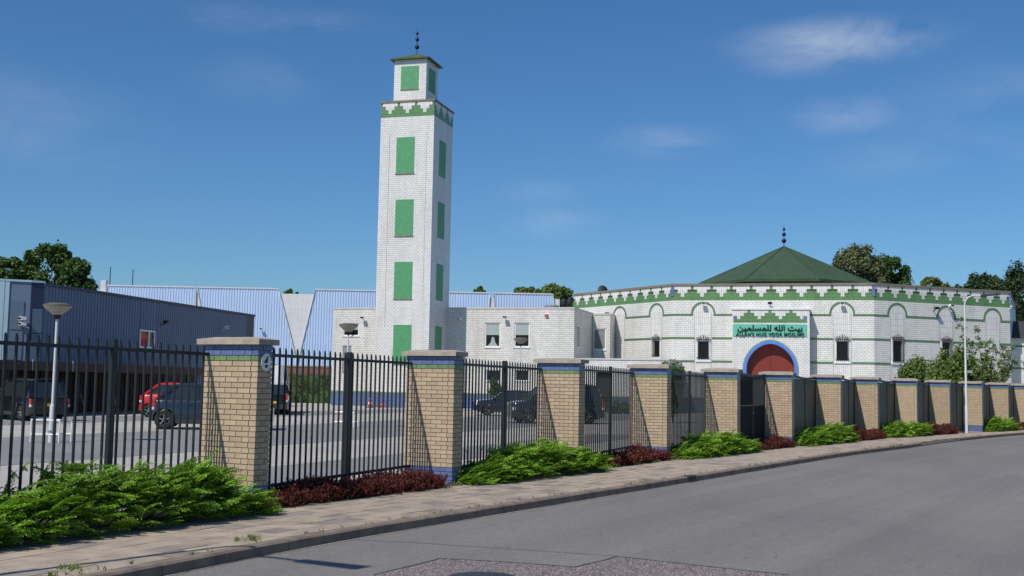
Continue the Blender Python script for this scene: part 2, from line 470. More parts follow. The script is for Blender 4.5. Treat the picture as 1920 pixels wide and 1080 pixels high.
class Frame:
    """a wall line: u along the wall, v behind it, z up"""
    def __init__(s, x, y, th): s.x, s.y, s.th = x, y, th; s.c, s.s = math.cos(th), math.sin(th)
    def w(s, u, v=0, z=0): return Vector((s.x + u * s.c - v * s.s, s.y + u * s.s + v * s.c, z))
    def hit(s, px, py, v=0):
        d = sight(px, py); nx, ny = -s.s, s.c; o = s.w(0, v)
        t = ((o.x) * nx + (o.y) * ny) / (d.x * nx + d.y * ny)
        x, y, z = d.x * t, d.y * t, EYE + d.z * t
        return ((x - s.x) * s.c + (y - s.y) * s.s, z)
    def rect(s, x0, y0, x1, y1, v=0):
        a = s.hit((x0 + x1) / 2, y0, v); b = s.hit((x0 + x1) / 2, y1, v); l = s.hit(x0, (y0 + y1) / 2, v); r = s.hit(x1, (y0 + y1) / 2, v)
        return (l[0], r[0], b[1], a[1])


def text_mesh(body, size_w, height, depth, mat, name, offset=.022, sp=1.0):
    c = bpy.data.curves.new(name, 'FONT'); c.body = body; c.extrude = .12; c.offset = offset; c.resolution_u = 3; c.space_character = sp
    o = bpy.data.objects.new(name, c); COL.objects.link(o)
    bpy.context.view_layer.update()
    me = bpy.data.meshes.new_from_object(o.evaluated_get(bpy.context.evaluated_depsgraph_get()))
    bpy.data.objects.remove(o)
    v = np.zeros(len(me.vertices) * 3); me.vertices.foreach_get('co', v); v = v.reshape(-1, 3)
    mn, mx_ = v.min(0), v.max(0)
    out = np.zeros_like(v)
    out[:, 0] = (v[:, 0] - mn[0]) / (mx_[0] - mn[0]) * size_w
    out[:, 2] = (v[:, 1] - mn[1]) / (mx_[1] - mn[1]) * height
    out[:, 1] = -(v[:, 2] - mn[2]) / (mx_[2] - mn[2]) * depth
    me.vertices.foreach_set('co', out.ravel()); me.materials.clear(); me.materials.append(MATS[mat]); me.update()
    return me


# ------------------------------------------------------------ the ground
KERB = [(-12.5, -9), (-9.3, -2), (-6.2, 5), (-3.44, 10.87), (-2.03, 13.75), (.33, 17.8), (3.72, 23.5), (9.4, 33.1), (13.5, 39.3), (18.5, 46.9), (24.4, 54.7), (32.5, 63.5), (45, 75)]
def catmull(P, n=8):
    P = [Vector((a, b)) for a, b in P]; out = []
    for i in range(len(P) - 1):
        p0 = P[max(i - 1, 0)]; p1 = P[i]; p2 = P[i + 1]; p3 = P[min(i + 2, len(P) - 1)]
        for k in range(n):
            t = k / n
            out.append(.5 * ((2 * p1) + (p2 - p0) * t + (2 * p0 - 5 * p1 + 4 * p2 - p3) * t * t + (3 * p1 - p0 - 3 * p2 + p3) * t ** 3))
    out.append(P[-1]); return out
KC = catmull(KERB)
# arc-length table
KS = [0.]
for a, b in zip(KC, KC[1:]): KS.append(KS[-1] + (b - a).length)
# smoothed tangent table
KXs = np.array([p.x for p in KC]); KYs = np.array([p.y for p in KC]); KSa = np.array(KS)
def kpoint(s, off=0.):
    """point on the kerb line at arc length s, shifted off metres to the left (towards the fence)"""
    x = np.interp(s, KSa, KXs); y = np.interp(s, KSa, KYs)
    x0 = np.interp(s - 2.5, KSa, KXs); y0 = np.interp(s - 2.5, KSa, KYs); x1 = np.interp(s + 2.5, KSa, KXs); y1 = np.interp(s + 2.5, KSa, KYs)
    dx, dy = x1 - x0, y1 - y0; L = math.hypot(dx, dy); dx /= L; dy /= L
    return Vector((x - dy * off, y + dx * off)), Vector((dx, dy))
ROADZ = -.12
LMAX = KS[-1]
ss = np.linspace(0, LMAX, 110)
kp = [kpoint(s)[0] for s in ss]; kin = [kpoint(s, 2.35)[0] for s in ss]


def strip_left(z, off_pts, far=-600, ytop=None):
    b = MB(); pts = [p for p in off_pts]
    pts = [Vector((pts[0].x - 20, -60))] + pts + [Vector((pts[-1].x + 160, pts[-1].y + 130)), Vector((pts[-1].x + 160, 900))]
    for a, c in zip(pts, pts[1:]):
        b.add([(far, a.y, z), (a.x, a.y, z), (c.x, c.y, z), (far, c.y, z)], [(0, 1, 2, 3)])
    return b


def strip_right(z, off_pts, far=800):
    b = MB(); pts = [Vector((off_pts[0].x - 20, -60))] + list(off_pts) + [Vector((off_pts[-1].x + 160, off_pts[-1].y + 130)), Vector((off_pts[-1].x + 160, 900))]
    for a, c in zip(pts, pts[1:]):
        b.add([(a.x, a.y, z), (far, a.y, z), (far, c.y, z), (c.x, c.y, z)], [(0, 1, 2, 3)])
    return b


tag(strip_left(-.012, kin).build('parking_lot', 'paver_pale'), 'pale and dark grey paved car park behind the steel fence', kind='structure')
tag(strip_right(ROADZ - .02, kp).build('ground', 'grass_ground'), 'ground beyond the far side of the road', kind='structure')
rb = MB(); ro = [kpoint(s, -9.0)[0] for s in ss]
for i in range(len(ss) - 1):
    rb.add([(kp[i].x, kp[i].y, ROADZ), (ro[i].x, ro[i].y, ROADZ), (ro[i + 1].x, ro[i + 1].y, ROADZ), (kp[i + 1].x, kp[i + 1].y, ROADZ)], [(0, 1, 2, 3)])
_rm = rb.mesh('road', 'asphalt')
_uv = []
for i in range(len(ss) - 1): _uv += [0, ss[i], 9, ss[i], 9, ss[i + 1], 0, ss[i + 1]]
_rm.uv_layers[0].data.foreach_set('uv', _uv)
road = tag(put('road', _rm), 'grey asphalt road curving to the right', kind='structure')
# dark bands of paving in the lot: strips parallel to the fence
qd = Vector((math.sin(R(68)), -math.cos(R(68)))); ad = Vector((math.cos(R(68)), math.sin(R(68))))
for j, (q0, q1, s0, s1) in enumerate([(-26.3, -18.0, -40, 78), (-13.6, -11.3, 12, 42), (-38, -33, 10, 76)]):
    b = MB(); pts = [qd * q0 + ad * s0, qd * q1 + ad * s0, qd * q1 + ad * s1, qd * q0 + ad * s1]
    b.add([(p.x, p.y, -.007) for p in pts], [(0, 1, 2, 3)])
    tag(b.build('paving_band', 'paver_dark'), ['wide dark paving lane across the car park', 'narrow dark paving lane beside the fence', 'dark paving lane far back in the car park'][j], kind='structure')

# soil bed under the shrubs
b = MB()
for i in range(len(ss) - 1):
    a0 = kpoint(ss[i], 2.34)[0]; a1 = kpoint(ss[i], 3.6)[0]; b0 = kpoint(ss[i + 1], 2.34)[0]; b1 = kpoint(ss[i + 1], 3.6)[0]
    b.add([(a0.x, a0.y, -.003), (b0.x, b0.y, -.003), (b1.x, b1.y, -.003), (a1.x, a1.y, -.003)], [(0, 1, 2, 3)])
tag(b.build('planting_bed', 'soil'), 'strip of brown soil under the shrubs along the fence', kind='structure')
# pavement: bedding sheet, slabs as pieces
pave = MB()
for i in range(len(ss) - 1):
    a0 = kpoint(ss[i], .02)[0]; a1 = kpoint(ss[i], 2.36)[0]; b0 = kpoint(ss[i + 1], .02)[0]; b1 = kpoint(ss[i + 1], 2.36)[0]
    pave.add([(a0.x, a0.y, -.018), (b0.x, b0.y, -.018), (b1.x, b1.y, -.018), (a1.x, a1.y, -.018)], [(0, 1, 2, 3)])
pavement = tag(pave.build('pavement', 'soil'), 'narrow slab pavement between kerb and shrub bed', kind='structure')


def slab_geo(b, s, o, w, l, dz, th=.03):
    g = .004
    c = [kpoint(s + g, o + g)[0], kpoint(s + l - g, o + g)[0], kpoint(s + l - g, o + w - g)[0], kpoint(s + g, o + w - g)[0]]
    tl = [dz + rnd.uniform(-.0015, .0015) for _ in c]
    n = len(b.v)
    b.v += [(p.x, p.y, -.02) for p in c] + [(p.x, p.y, t) for p, t in zip(c, tl)]
    b.f += [tuple(n + i for i in f) for f in [(4, 5, 6, 7), (0, 1, 5, 4), (1, 2, 6, 5), (2, 3, 7, 6), (3, 0, 4, 7)]]


s_at = lambda y: float(np.interp(y, KYs, KSa))
SW, SL = .31, .45
s0 = s_at(8.6); cnt = 0; far_l = MB(); far_d = MB(); k = 0
s = s0
while s < LMAX - 2:
    for r_ in range(7):
        dark = rnd.random() < .15 or (rnd.random() < .28 and int(s * .9) % 9 == 0)
        dz = rnd.gauss(0, .0016)
        off = .155 + r_ * SW
        sh = (r_ % 2) * SL / 2
        if cnt < 295:
            b = MB(); slab_geo(b, s + sh, off, SW, SL, dz)
            b.build('slab', 'paving_slab_dark' if dark else 'paving_slab', pavement); cnt += 1
        else: slab_geo(far_d if dark else far_l, s + sh, off, SW, SL, dz)
    s += SL
s = s_at(2.)
while s < s0 - .3:
    for r_ in range(7): slab_geo(far_l, s + (r_ % 2) * SL / 2, .155 + r_ * SW, SW, SL, 0)
    s += SL
tag(far_l.build('far_slabs', 'paving_slab', pavement), kind='stuff'); tag(far_d.build('far_dark_slabs', 'paving_slab_dark', pavement), kind='stuff')
# kerb stones
kerb = tag(bpy.data.objects.new('kerb', None), 'worn concrete kerb along the road edge', kind='structure'); COL.objects.link(kerb)
s = s_at(3.0); gate_s0, gate_s1 = s_at(41.0), s_at(45.6)
while s < LMAX - 1.2:
    low = .0
    if gate_s0 < s < gate_s1: low = .055
    b = MB(); L = 1.0; n = 3
    ring = []
    for i in range(n + 1):
        t = s + .004 + (L - .008) * i / n
        h = rnd.uniform(-.003, .003) - low
        ou = kpoint(t, -.012)[0]; ch = kpoint(t, .012)[0]; inn = kpoint(t, .15)[0]
        ring.append([(ou.x, ou.y, ROADZ - .05), (ou.x, ou.y, h - .02), (ch.x, ch.y, h + .002), (inn.x, inn.y, h + .002), (inn.x, inn.y, -.06)])
    vs = [v for r_ in ring for v in r_]; fs = []
    for i in range(n):
        for j in range(4): fs.append((i * 5 + j, (i + 1) * 5 + j, (i + 1) * 5 + j + 1, i * 5 + j + 1))
    fs += [(0, 1, 2, 3, 4), tuple(n * 5 + j for j in (4, 3, 2, 1, 0))]
    b.add(vs, fs); b.build('kerb_stone', 'kerb_concrete', kerb)
    s += L
# pale dusty line in the gutter, tar joints, patch and manhole on the road
b = MB()
for i in range(len(ss) - 1):
    w0 = .055 + .02 * math.sin(i * 1.7); w1 = .055 + .02 * math.sin((i + 1) * 1.7)
    a0 = kpoint(ss[i], -.005)[0]; a1 = kpoint(ss[i], -w0)[0]; b0 = kpoint(ss[i + 1], -.005)[0]; b1 = kpoint(ss[i + 1], -w1)[0]
    b.add([(a0.x, a0.y, ROADZ + .004), (a1.x, a1.y, ROADZ + .004), (b1.x, b1.y, ROADZ + .004), (b0.x, b0.y, ROADZ + .004)], [(0, 1, 2, 3)])
b.build('gutter_line', 'gutter_line', road)


def gpt(px, py, z=ROADZ):
    d = sight(px, py); t = (z - EYE) / d.z; return Vector((d.x * t, d.y * t, z))


def joint(pts, w=.02, z=ROADZ + .005):
    b = MB(); P = [gpt(*p) for p in pts]; Q = []
    for a, c in zip(P, P[1:]):
        n = max(2, int((c - a).length / .25))
        for i in range(n): Q.append(a.lerp(c, i / n) + Vector((rnd.uniform(-.012, .012), rnd.uniform(-.012, .012), 0)))
    Q.append(P[-1])
    for a, c in zip(Q, Q[1:]):
        d = (c - a).normalized(); nrm = Vector((-d.y, d.x, 0)) * w * rnd.uniform(.35, .6)
        b.add([(a.x - nrm.x, a.y - nrm.y, z), (c.x - nrm.x, c.y - nrm.y, z), (c.x + nrm.x, c.y + nrm.y, z), (a.x + nrm.x, a.y + nrm.y, z)], [(0, 1, 2, 3)])
    return b
joint([(655, 1012), (760, 1017), (960, 1030), (1158, 1043)], .014).build('tar_joint', 'tar_joint', road)
joint([(700, 1079), (825, 1048), (960, 1055), (1080, 1064), (1158, 1044), (1480, 1079)], .035).build('tar_joint', 'tar_joint', road)
b = MB(); P = [gpt(*p) for p in [(700, 1079), (825, 1048), (960, 1055), (1080, 1064), (1158, 1044), (1480, 1079), (1620, 1180), (640, 1180)]]
b.add([(p.x, p.y, ROADZ + .0035) for p in P][::-1], [tuple(range(8))]); b.build('repair_patch', 'patch_asphalt', road)
mc = gpt(905, 1085); b = MB(); b.lathe([(.34, 0), (.34, .008), (.30, .012), (0.001, .012)], 28); b.build('manhole_cover', 'cast_iron', road, loc=(mc.x, mc.y, ROADZ + .006))

# ------------------------------------------------------------ fence pillars
PILL = [(-6.05, 11.6), (-3.52, 16.0), (-1.0, 20.4), (1.47, 24.6), (3.94, 28.9), (6.49, 32.9), (9.03, 36.9), (11.77, 41.0), (14.4, 45.1),
        (17.06, 48.3), (19.7, 51.6), (22.4, 54.6), (25.1, 58.0), (27.8, 61.4)]
ORD = ['leftmost', 'first', 'second', 'third', 'fourth', 'fifth', 'sixth', 'seventh', 'eighth', 'ninth', 'tenth', 'eleventh', 'twelfth', 'thirteenth']
TH = R(-27); W, D = 1.0, .32; CH = .0755; BL = .22
ANG = []
for i in range(14): ANG.append(TH + (R(0) if i < 7 else R(-1.0 * (i - 6))))


def brick_mesh(l, w, name, mat):
    e = .004; h = CH - .011; b = MB()
    b.box(0, l, 0, w, 0, h)
    me = b.mesh(name, mat); return me
BM = {}
for mat in ('beige_brick', 'blue_glazed', 'green_glazed'):
    for nm, l, w in (('str', BL - .011, .1), ('half', .1, .1), ('turn', .1, BL - .011)):
        BM[mat, nm] = brick_mesh(l, w, 'brick', mat)
        # the short filler piece in a run
    BM[mat, 'fill'] = brick_mesh(.115, .1, 'brick', mat)


def course(k, odd):
    """list of (kind, x, y) in the pillar frame: x 0..W from the inner end, y 0 at the front face"""
    out = []
    y_f, y_b = 0., D - .1
    ft, bt = (y_f, y_b) if not odd else (y_b, y_f)
    ty = 0. if not odd else D - (BL - .011)
    out += [('turn', 0, ty), ('turn', W - .1, ty)]
    x = .111                                  # short run between turned bricks on the ft side
    for _ in range(3): out.append(('str', x, ft)); x += BL
    out.append(('fill', x, ft))
    x = 0.
    for _ in range(4): out.append(('str', x, bt)); x += BL
    out.append(('fill', W - .115, bt))
    return out


def pillar(i):
    x, y = PILL[i]; th = ANG[i]
    lab = {0: 'beige brick fence pillar nearest the left, mostly outside the picture', 1: 'beige brick fence pillar with the round white sign plate, nearest fully visible',
           13: 'last beige brick fence pillar at the right picture edge'}.get(i, '%s beige brick fence pillar counting from the one with the round plate' % ORD[i])
    # origin: inner front corner
    ox, oy = x - W * math.cos(th), y - W * math.sin(th)
    t = thing('brick_pillar', lab, 'pillar', (ox, oy, 0), th, 'beige brick pillars of the street fence')
    MB().box(.012, W - .012, .012, D - .012, -.05, 2.262).build('mortar_core', 'mortar', t)
    far = {'beige_brick': MB(), 'blue_glazed': MB(), 'green_glazed': MB()}
    for k in range(30):
        mat = 'blue_glazed' if (k < 4 or k >= 28) else 'green_glazed' if k == 27 else 'beige_brick'
        for kind, bx, by in course(k, k % 2):
            jx, jy = rnd.uniform(-.0025, .0025), rnd.uniform(-.003, .003)
            if i <= 8:
                o = bpy.data.objects.new('brick' if mat == 'beige_brick' else 'glazed_brick', BM[mat, kind]); COL.objects.link(o); o.parent = t
                o.location = (bx + jx, by + jy, k * CH + .003)
            else:
                l, w = {'str': (BL - .011, .1), 'turn': (.1, BL - .011), 'fill': (.115, .1)}[kind]
                far[mat].box(bx + jx, bx + jx + l, by + jy, by + jy + w, k * CH + .003, k * CH + CH - .008)
    if i > 8:
        for mat, nm in (('beige_brick', 'bricks'), ('blue_glazed', 'blue_bricks'), ('green_glazed', 'green_bricks')):
            tag(far[mat].build(nm, mat, t), kind='stuff')
    # concrete cap with a shallow pitched top
    o_ = .065; zb = 30 * CH; b = MB(); zt = zb + .078; cx, cy = W / 2, D / 2
    X0, X1, Y0, Y1 = -o_, W + o_, -o_, D + o_
    vs = [(X0, Y0, zb), (X1, Y0, zb), (X1, Y1, zb), (X0, Y1, zb), (X0, Y0, zt), (X1, Y0, zt), (X1, Y1, zt), (X0, Y1, zt),
          (X0 + .16, cy, zt + .035), (X1 - .16, cy, zt + .035)]
    b.add(vs, [(0, 3, 2, 1), (0, 1, 5, 4), (1, 2, 6, 5), (2, 3, 7, 6), (3, 0, 4, 7), (4, 5, 9, 8), (5, 6, 9), (6, 7, 8, 9), (7, 4, 8)])
    b.build('capstone', 'concrete_cap', t)
    return t


pil = [pillar(i) for i in range(14)]
def pcorner(i, u, v):
    f = Frame(*PILL[i], ANG[i]); return f.w(u, v)
# round sign plate on the road-side face of the first pillar
f = Frame(PILL[1][0], PILL[1][1], ANG[1])
pt = thing('sign_plate', 'round white sign plate with a black silhouette on the nearest pillar', 'sign', f.w(.004, D * .52, 2.02), ANG[1] + R(90))
MB().add(*(lambda n: ([(.105 * math.cos(2 * math.pi * k / n), y, .128 * math.sin(2 * math.pi * k / n)) for y in (-.012, 0) for k in range(n)],
        [tuple(range(n)), tuple(range(2 * n - 1, n - 1, -1))] + [(k, k + n, (k + 1) % n + n, (k + 1) % n) for k in range(n)]))(28)).build('plate', 'white_frame', pt)
g = MB(); g.prism([(-.045, .0), (-.03, .035), (-.005, .045), (.012, .085), (.038, .082), (.03, .045), (.028, .01), (.005, -.012), (-.03, -.012)], -.0155, -.0125)
g.prism([(-.028, -.045), (-.02, -.075), (.012, -.078), (.03, -.06), (.036, -.03), (.02, -.04), (.0, -.028)], -.0155, -.0125)
g.build('silhouette', 'lettering', pt)

# ------------------------------------------------------------ fence panels and gates
bar_b = MB(); hw = .0125
z0_, z1_ = .13, 2.245
bar_b.add([(-hw, -hw, z0_), (hw, -hw, z0_), (hw, hw, z0_), (-hw, hw, z0_), (-hw, -hw, z1_ - .05), (hw, -hw, z1_ - .05), (hw, hw, z1_ - .02), (-hw, hw, z1_ - .02), (-hw, hw * .3, z1_), (hw, hw * .3, z1_)],
          [(0, 3, 2, 1), (0, 1, 5, 4), (1, 2, 6, 9, 5), (2, 3, 7, 6), (3, 0, 4, 8, 7), (4, 5, 9, 8), (8, 9, 6, 7)])
BARM = bar_b.mesh('bar', 'fence_paint')
GROUPP = 'black steel bar fence panels between the pillars'
for i in range(5):
    a = pcorner(i, -.03, D - .02); b_ = pcorner(i + 1, -.9, -.0)
    d = b_ - a; L = d.length; rz = math.atan2(d.y, d.x)
    nxt = ['leftmost black steel bar panel, ending at the pillar with the round plate', 'black steel bar panel just right of the pillar with the round plate',
           'black steel bar panel between second and third pillars, in front of the blue hatchback', 'black steel bar panel between third and fourth pillars, in front of the van tail',
           'black steel bar panel between fourth and fifth pillars, with tight bars'][i]
    t = thing('fence_panel', nxt, 'fence', a, rz, GROUPP)
    MB().box(-.02, L, -.022, .022, 2.105, 2.15).build('top_rail', 'fence_paint', t)
    MB().box(-.02, L, -.022, .022, .265, .31).build('bottom_rail', 'fence_paint', t)
    PM = L * (.575 if i == 0 else .5)
    MB().box(PM - .036, PM + .036, -.036, .036, 0, 2.25).build('post', 'fence_paint', t)
    n = 14
    for side in (0, 1):
        x0 = .0 if side == 0 else PM + .036; x1 = PM - .036 if side == 0 else L - .01; n = (16 if side == 0 else 12) if i == 0 else 14
        for k in range(n):
            o = put('bar', BARM, t, (x0 + (x1 - x0) * (k + .6) / (n + .2), 0, 0))
    if i == 0:
        MB().box(PM + .036, PM + .048, -.03, .03, 1.42, 1.5).build('lock_plate', 'galvanised', t)
for i in range(5, 13):
    a = pcorner(i, -.03, D - .02); b_ = pcorner(i + 1, -.9, -.0)
    d = b_ - a; L = d.length; rz = math.atan2(d.y, d.x)
    desc = {5: 'dark green double gate with bars over half sheet, between fifth and sixth pillars', 10: 'tall dark double gate down to the pavement, left of the white street lamp'}.get(
        i, 'dark green solid sheet fence bay between the %s and %s pillars' % (ORD[i], ORD[i + 1]))
    t = thing('sheet_gate', desc, 'gate', a, rz, 'dark green sheet panels between the far pillars')
    zb = .12 if i != 10 else .02
    for q in range(2):
        x0, x1 = (0.0, L / 2 - .006) if q == 0 else (L / 2 + .006, L - .012)
        if i == 5:
            MB().box(x0, x1, .014, .024, zb, 2.15 if q == 0 else 1.3).build('leaf_sheet', 'gate_paint', t)
            for k in range(13): put('bar', BARM, t, (x0 + (x1 - x0) * (k + .5) / 13, 0, 0))
            MB().box(x0, x1, -.02, .02, 1.28, 1.32).build('middle_rail', 'fence_paint', t)
        else:
            MB().box(x0, x1, -.008, .010, zb, 2.16).build('leaf_sheet', 'gate_paint', t)
        b = MB(); b.box(x0, x0 + .05, -.025, -.009, zb, 2.17); b.box(x1 - .05, x1, -.025, -.009, zb, 2.17); b.box(x0 + .05, x1 - .05, -.025, -.009, zb, zb + .05)
        b.build('leaf_frame', 'fence_paint', t)
        # slightly bowed top rail
        b = MB(); n = 5
        for k in range(n):
            ua, ub = k / n, (k + 1) / n
            za = 2.16 + .06 * (ua + q - 1) ** 2; zb2 = 2.16 + .06 * (ub + q - 1) ** 2
            b.bar((x0 + (x1 - x0) * ua, -.012, za + .03), (x0 + (x1 - x0) * ub, -.012, zb2 + .03), .05, .07)
        b.build('top_rail', 'fence_paint', t)
    if i in (5, 10):
        MB().bar((L / 2 - .12, -.05, 1.08), (L / 2 + .02, -.05, 1.08), .02).build('handle', 'galvanised', t)

# ------------------------------------------------------------ shared building helpers
def window(parent, r, reveal=.14, fw_=.09, blind=None, mull=False, glass='window_glass', sill=True):
    u0, u1, z0, z1 = r
    w = MB(); v0, v1 = reveal - .08, reveal + .02
    w.box(u0, u1, v0, v1, z0, z0 + fw_); w.box(u0, u1, v0, v1, z1 - fw_, z1); w.box(u0, u0 + fw_, v0, v1, z0 + fw_, z1 - fw_); w.box(u1 - fw_, u1, v0, v1, z0 + fw_, z1 - fw_)
    if mull: w.box((u0 + u1) / 2 - .03, (u0 + u1) / 2 + .03, v0 + .01, v1, z0 + fw_, z1 - fw_)
    o = w.build('window', 'white_frame', parent)
    MB().box(u0 + fw_, u1 - fw_, reveal - .03, reveal - .022, z0 + fw_, z1 - fw_).build('pane', glass, o)
    if sill: MB().box(u0 - .06, u1 + .06, -.06, .04, z0 - .06, z0 - .004).build('sill', 'white_frame', o)
    return o


def lamp_on_wall(p, label, kind='lamp', rz=0.):
    """small floodlight or camera on an arm; p = world point on the wall"""
    nm, cat = {'lamp': ('wall_floodlight', 'floodlight'), 'dark': ('dark_floodlight', 'floodlight'), 'cam': ('security_camera', 'camera'), 'alarm': ('alarm_light', 'alarm')}[kind]
    t = thing(nm, label, cat, p, rz)
    if kind == 'alarm':
        MB().box(-.13, .13, -.10, -.003, -.10, .10).build('housing', 'white_metal', t); MB().box(-.12, .12, -.17, -.1, -.1, .06).build('lens', 'flag_red', t); return t
    mat = 'black_matte' if kind == 'dark' else 'white_metal'
    MB().bar((0, -.003, -.12), (0, -.32, -.02), .05).build('arm', mat, t)
    if kind == 'cam':
        b = MB(); b.tube([(-.02, -.28, .06), (-.22, -.62, -.02)], .09, 8); b.build('camera_body', mat, t)
        MB().tube([(-.22, -.62, -.02), (-.235, -.645, -.026)], .07, 8).build('lens', 'black_matte', t)
    else:
        b = MB(); b.prism([(-.17, .0), (.17, .0), (.14, .17), (-.14, .17)], -.5, -.24); b.build('lamp_head', mat, t)
        MB().box(-.13, .13, -.515, -.50, .03, .14).build('glass', 'window_glass', t)
    return t


THW = R(-16)
# ------------------------------------------------------------ minaret
mfx, mfy = at(802.5, 700, 85.0).x, 85.0
MW = 4.32
MF = Frame(mfx - MW * math.cos(THW), mfy - MW * math.sin(THW), THW)
_, ztop = MF.hit(760, 192)
_, zfr = MF.hit(760, 219)
print('minaret top', ztop, zfr)
mt = thing('minaret', 'tall square white brick minaret with green panels and stepped green frieze', 'minaret', (MF.x, MF.y, 0), THW)
MB().box(0, MW, 0, MW, 1.15, zfr).build('shaft', 'white_brick', mt)
MB().box(0, MW, 0, MW, -.02, 1.0).build('plinth', 'blue_plinth', mt)
MB().box(-.01, MW + .01, -.01, MW + .01, 1.0, 1.15).build('plinth_stripe', 'green_line', mt)
MB().box(0, MW, 0, MW, zfr, ztop).build('frieze', 'green_tile', mt)
MB().box(-.07, MW + .07, -.07, MW + .07, ztop, ztop + .16).build('cornice', 'coping', mt)


def motif(P, h, inv=True, t=.02):
    """stepped tile motif hanging from the top (inv) or standing up, width P, four-row height h"""
    rows = [(.86, 0, .25), (.50, .25, .5), (.18, .5, .75)]
    pts_r = []; pts_l = []
    for w, a, b in rows: pts_r += [(P * w / 2, -h * a), (P * w / 2, -h * b)]; pts_l += [(-P * w / 2, -h * a), (-P * w / 2, -h * b)]
    poly = pts_l + pts_r[::-1]                # top-left down, then up the right side
    if not inv: poly = [(x, -z) for x, z in poly][::-1]
    return poly


def motifs(parent, u0, u1, zt, h, n, mat='white_tile', face=None, inv=True):
    """n motifs along a facet, each a piece; face = None front (y=0) or 'side' (x = const)"""
    P = (u1 - u0) / n; poly = motif(P, h, inv)
    me = MB().prism(poly, -.025, .01).mesh('stepped_motif', mat)
    for k in range(n):
        o = put('stepped_motif', me, parent)
        c = u0 + P * (k + .5)
        if face is None: o.location = (c, 0, zt)
        else: o.location = (face, c, zt); o.rotation_euler = (0, 0, R(90))
fh = ztop - zfr
motifs(mt, .05, MW - .05, ztop - .003, fh, 3)
motifs(mt, .05, MW - .05, ztop - .003, fh, 3, face=MW)
for side in (0,):
    MB().box(-.004, .18, -.03, -.001, ztop - fh * .75, ztop - .3).v
for (x0, y0, x1, y1) in [(743, 257, 777, 325), (741, 374, 775, 442), (739, 491, 773, 560), (737, 609, 771, 682)]:
    u0, u1, a, b_ = MF.rect(x0, y0, x1, y1)
    w = MB().box(u0, u1, -.022, .01, a, b_).build('green_panel', 'green_panel', mt)
    MB().box(u0 - .04, u1 + .04, -.06, -.001, a - .07, a - .002).build('panel_sill', 'coping', w)
    for q in (.34, .67): MB().box(u0, u1, -.026, -.0225, a + (b_ - a) * q - .012, a + (b_ - a) * q + .012).build('seam', 'green_panel', w)
# same panels on the right flank
for (x0, y0, x1, y1) in [(743, 257, 777, 325), (741, 374, 775, 442), (739, 491, 773, 560), (737, 609, 771, 682)]:
    u0, u1, a, b_ = MF.rect(x0, y0, x1, y1)
    wd = u1 - u0; c = MW / 2 - .1
    MB().box(MW - .01, MW + .022, c - wd / 2, c + wd / 2, a, b_).build('green_panel', 'green_panel', mt)
# movement joint
u, _ = MF.hit(727, 400); MB().box(u - .012, u + .012, -.006, -.001, 6, ztop - fh - 1.2).build('movement_joint', 'mortar', mt)
u, _ = MF.hit(797, 400); MB().box(u - .008, u + .008, -.006, -.001, 8, ztop - fh - 1.2).build('movement_joint', 'mortar', mt)
# lantern
lf = Frame(*MF.w(0, .85)[:2], THW); lu0, _ = lf.hit(739, 150); lu1, _ = lf.hit(799, 150); LW = lu1 - lu0
_, lzt = lf.hit(768, 112)
MB().box(lu0, lu1, .85, .85 + LW, ztop + .16, lzt).build('lantern', 'white_brick', mt)
r = lf.rect(752, 124, 785, 167)
MB().box(r[0], r[1], .825, .86, r[2], r[3]).build('green_panel', 'green_panel', mt)
MB().box(r[0] - .03, r[1] + .03, .80, .849, r[2] - .07, r[2] - .002).build('panel_sill', 'coping', mt)
wd = r[1] - r[0]; c = .85 + LW / 2
MB().box(lu1 - .01, lu1 + .025, c - wd / 2, c + wd / 2, r[2], r[3]).build('green_panel', 'green_panel', mt)
ov = .28; cx, cy = (lu0 + lu1) / 2, .85 + LW / 2; hwid = LW / 2 + ov
_, apz = Frame(*MF.w(0, cy)[:2], THW).hit(781, 101)
apz = min(apz, lzt + 1.3)
b = MB(); q = [(cx - hwid, cy - hwid), (cx + hwid, cy - hwid), (cx + hwid, cy + hwid), (cx - hwid, cy + hwid)]
b.add([(x, y, lzt) for x, y in q] + [(x, y, lzt + .10) for x, y in q] + [(cx, cy, apz)],
      [(3, 2, 1, 0), (0, 1, 5, 4), (1, 2, 6, 5), (2, 3, 7, 6), (3, 0, 4, 7), (4, 5, 8), (5, 6, 8), (6, 7, 8), (7, 4, 8)])
b.build('roof', 'minaret_roof', mt)


def finial(parent, x, y, z, h, s):
    b = MB(); b.lathe([(.035 * s, 0), (.03 * s, h * .8), (.004, h)], 8, (x, y, z)); b.build('finial_rod', 'dark_metal', parent)
    for zz, r_ in ((.27, .21), (.55, .18), (.78, .13)):
        bb = MB(); prof = [(max(.004, r_ * s * math.sin(math.pi * k / 8)), -r_ * s * math.cos(math.pi * k / 8)) for k in range(9)]
        bb.lathe(prof, 12, (x, y, z + h * zz)); bb.build('finial_ball', 'dark_metal', parent, smooth=60)
finial(mt, cx, cy, apz - .05, 2.15, .85)

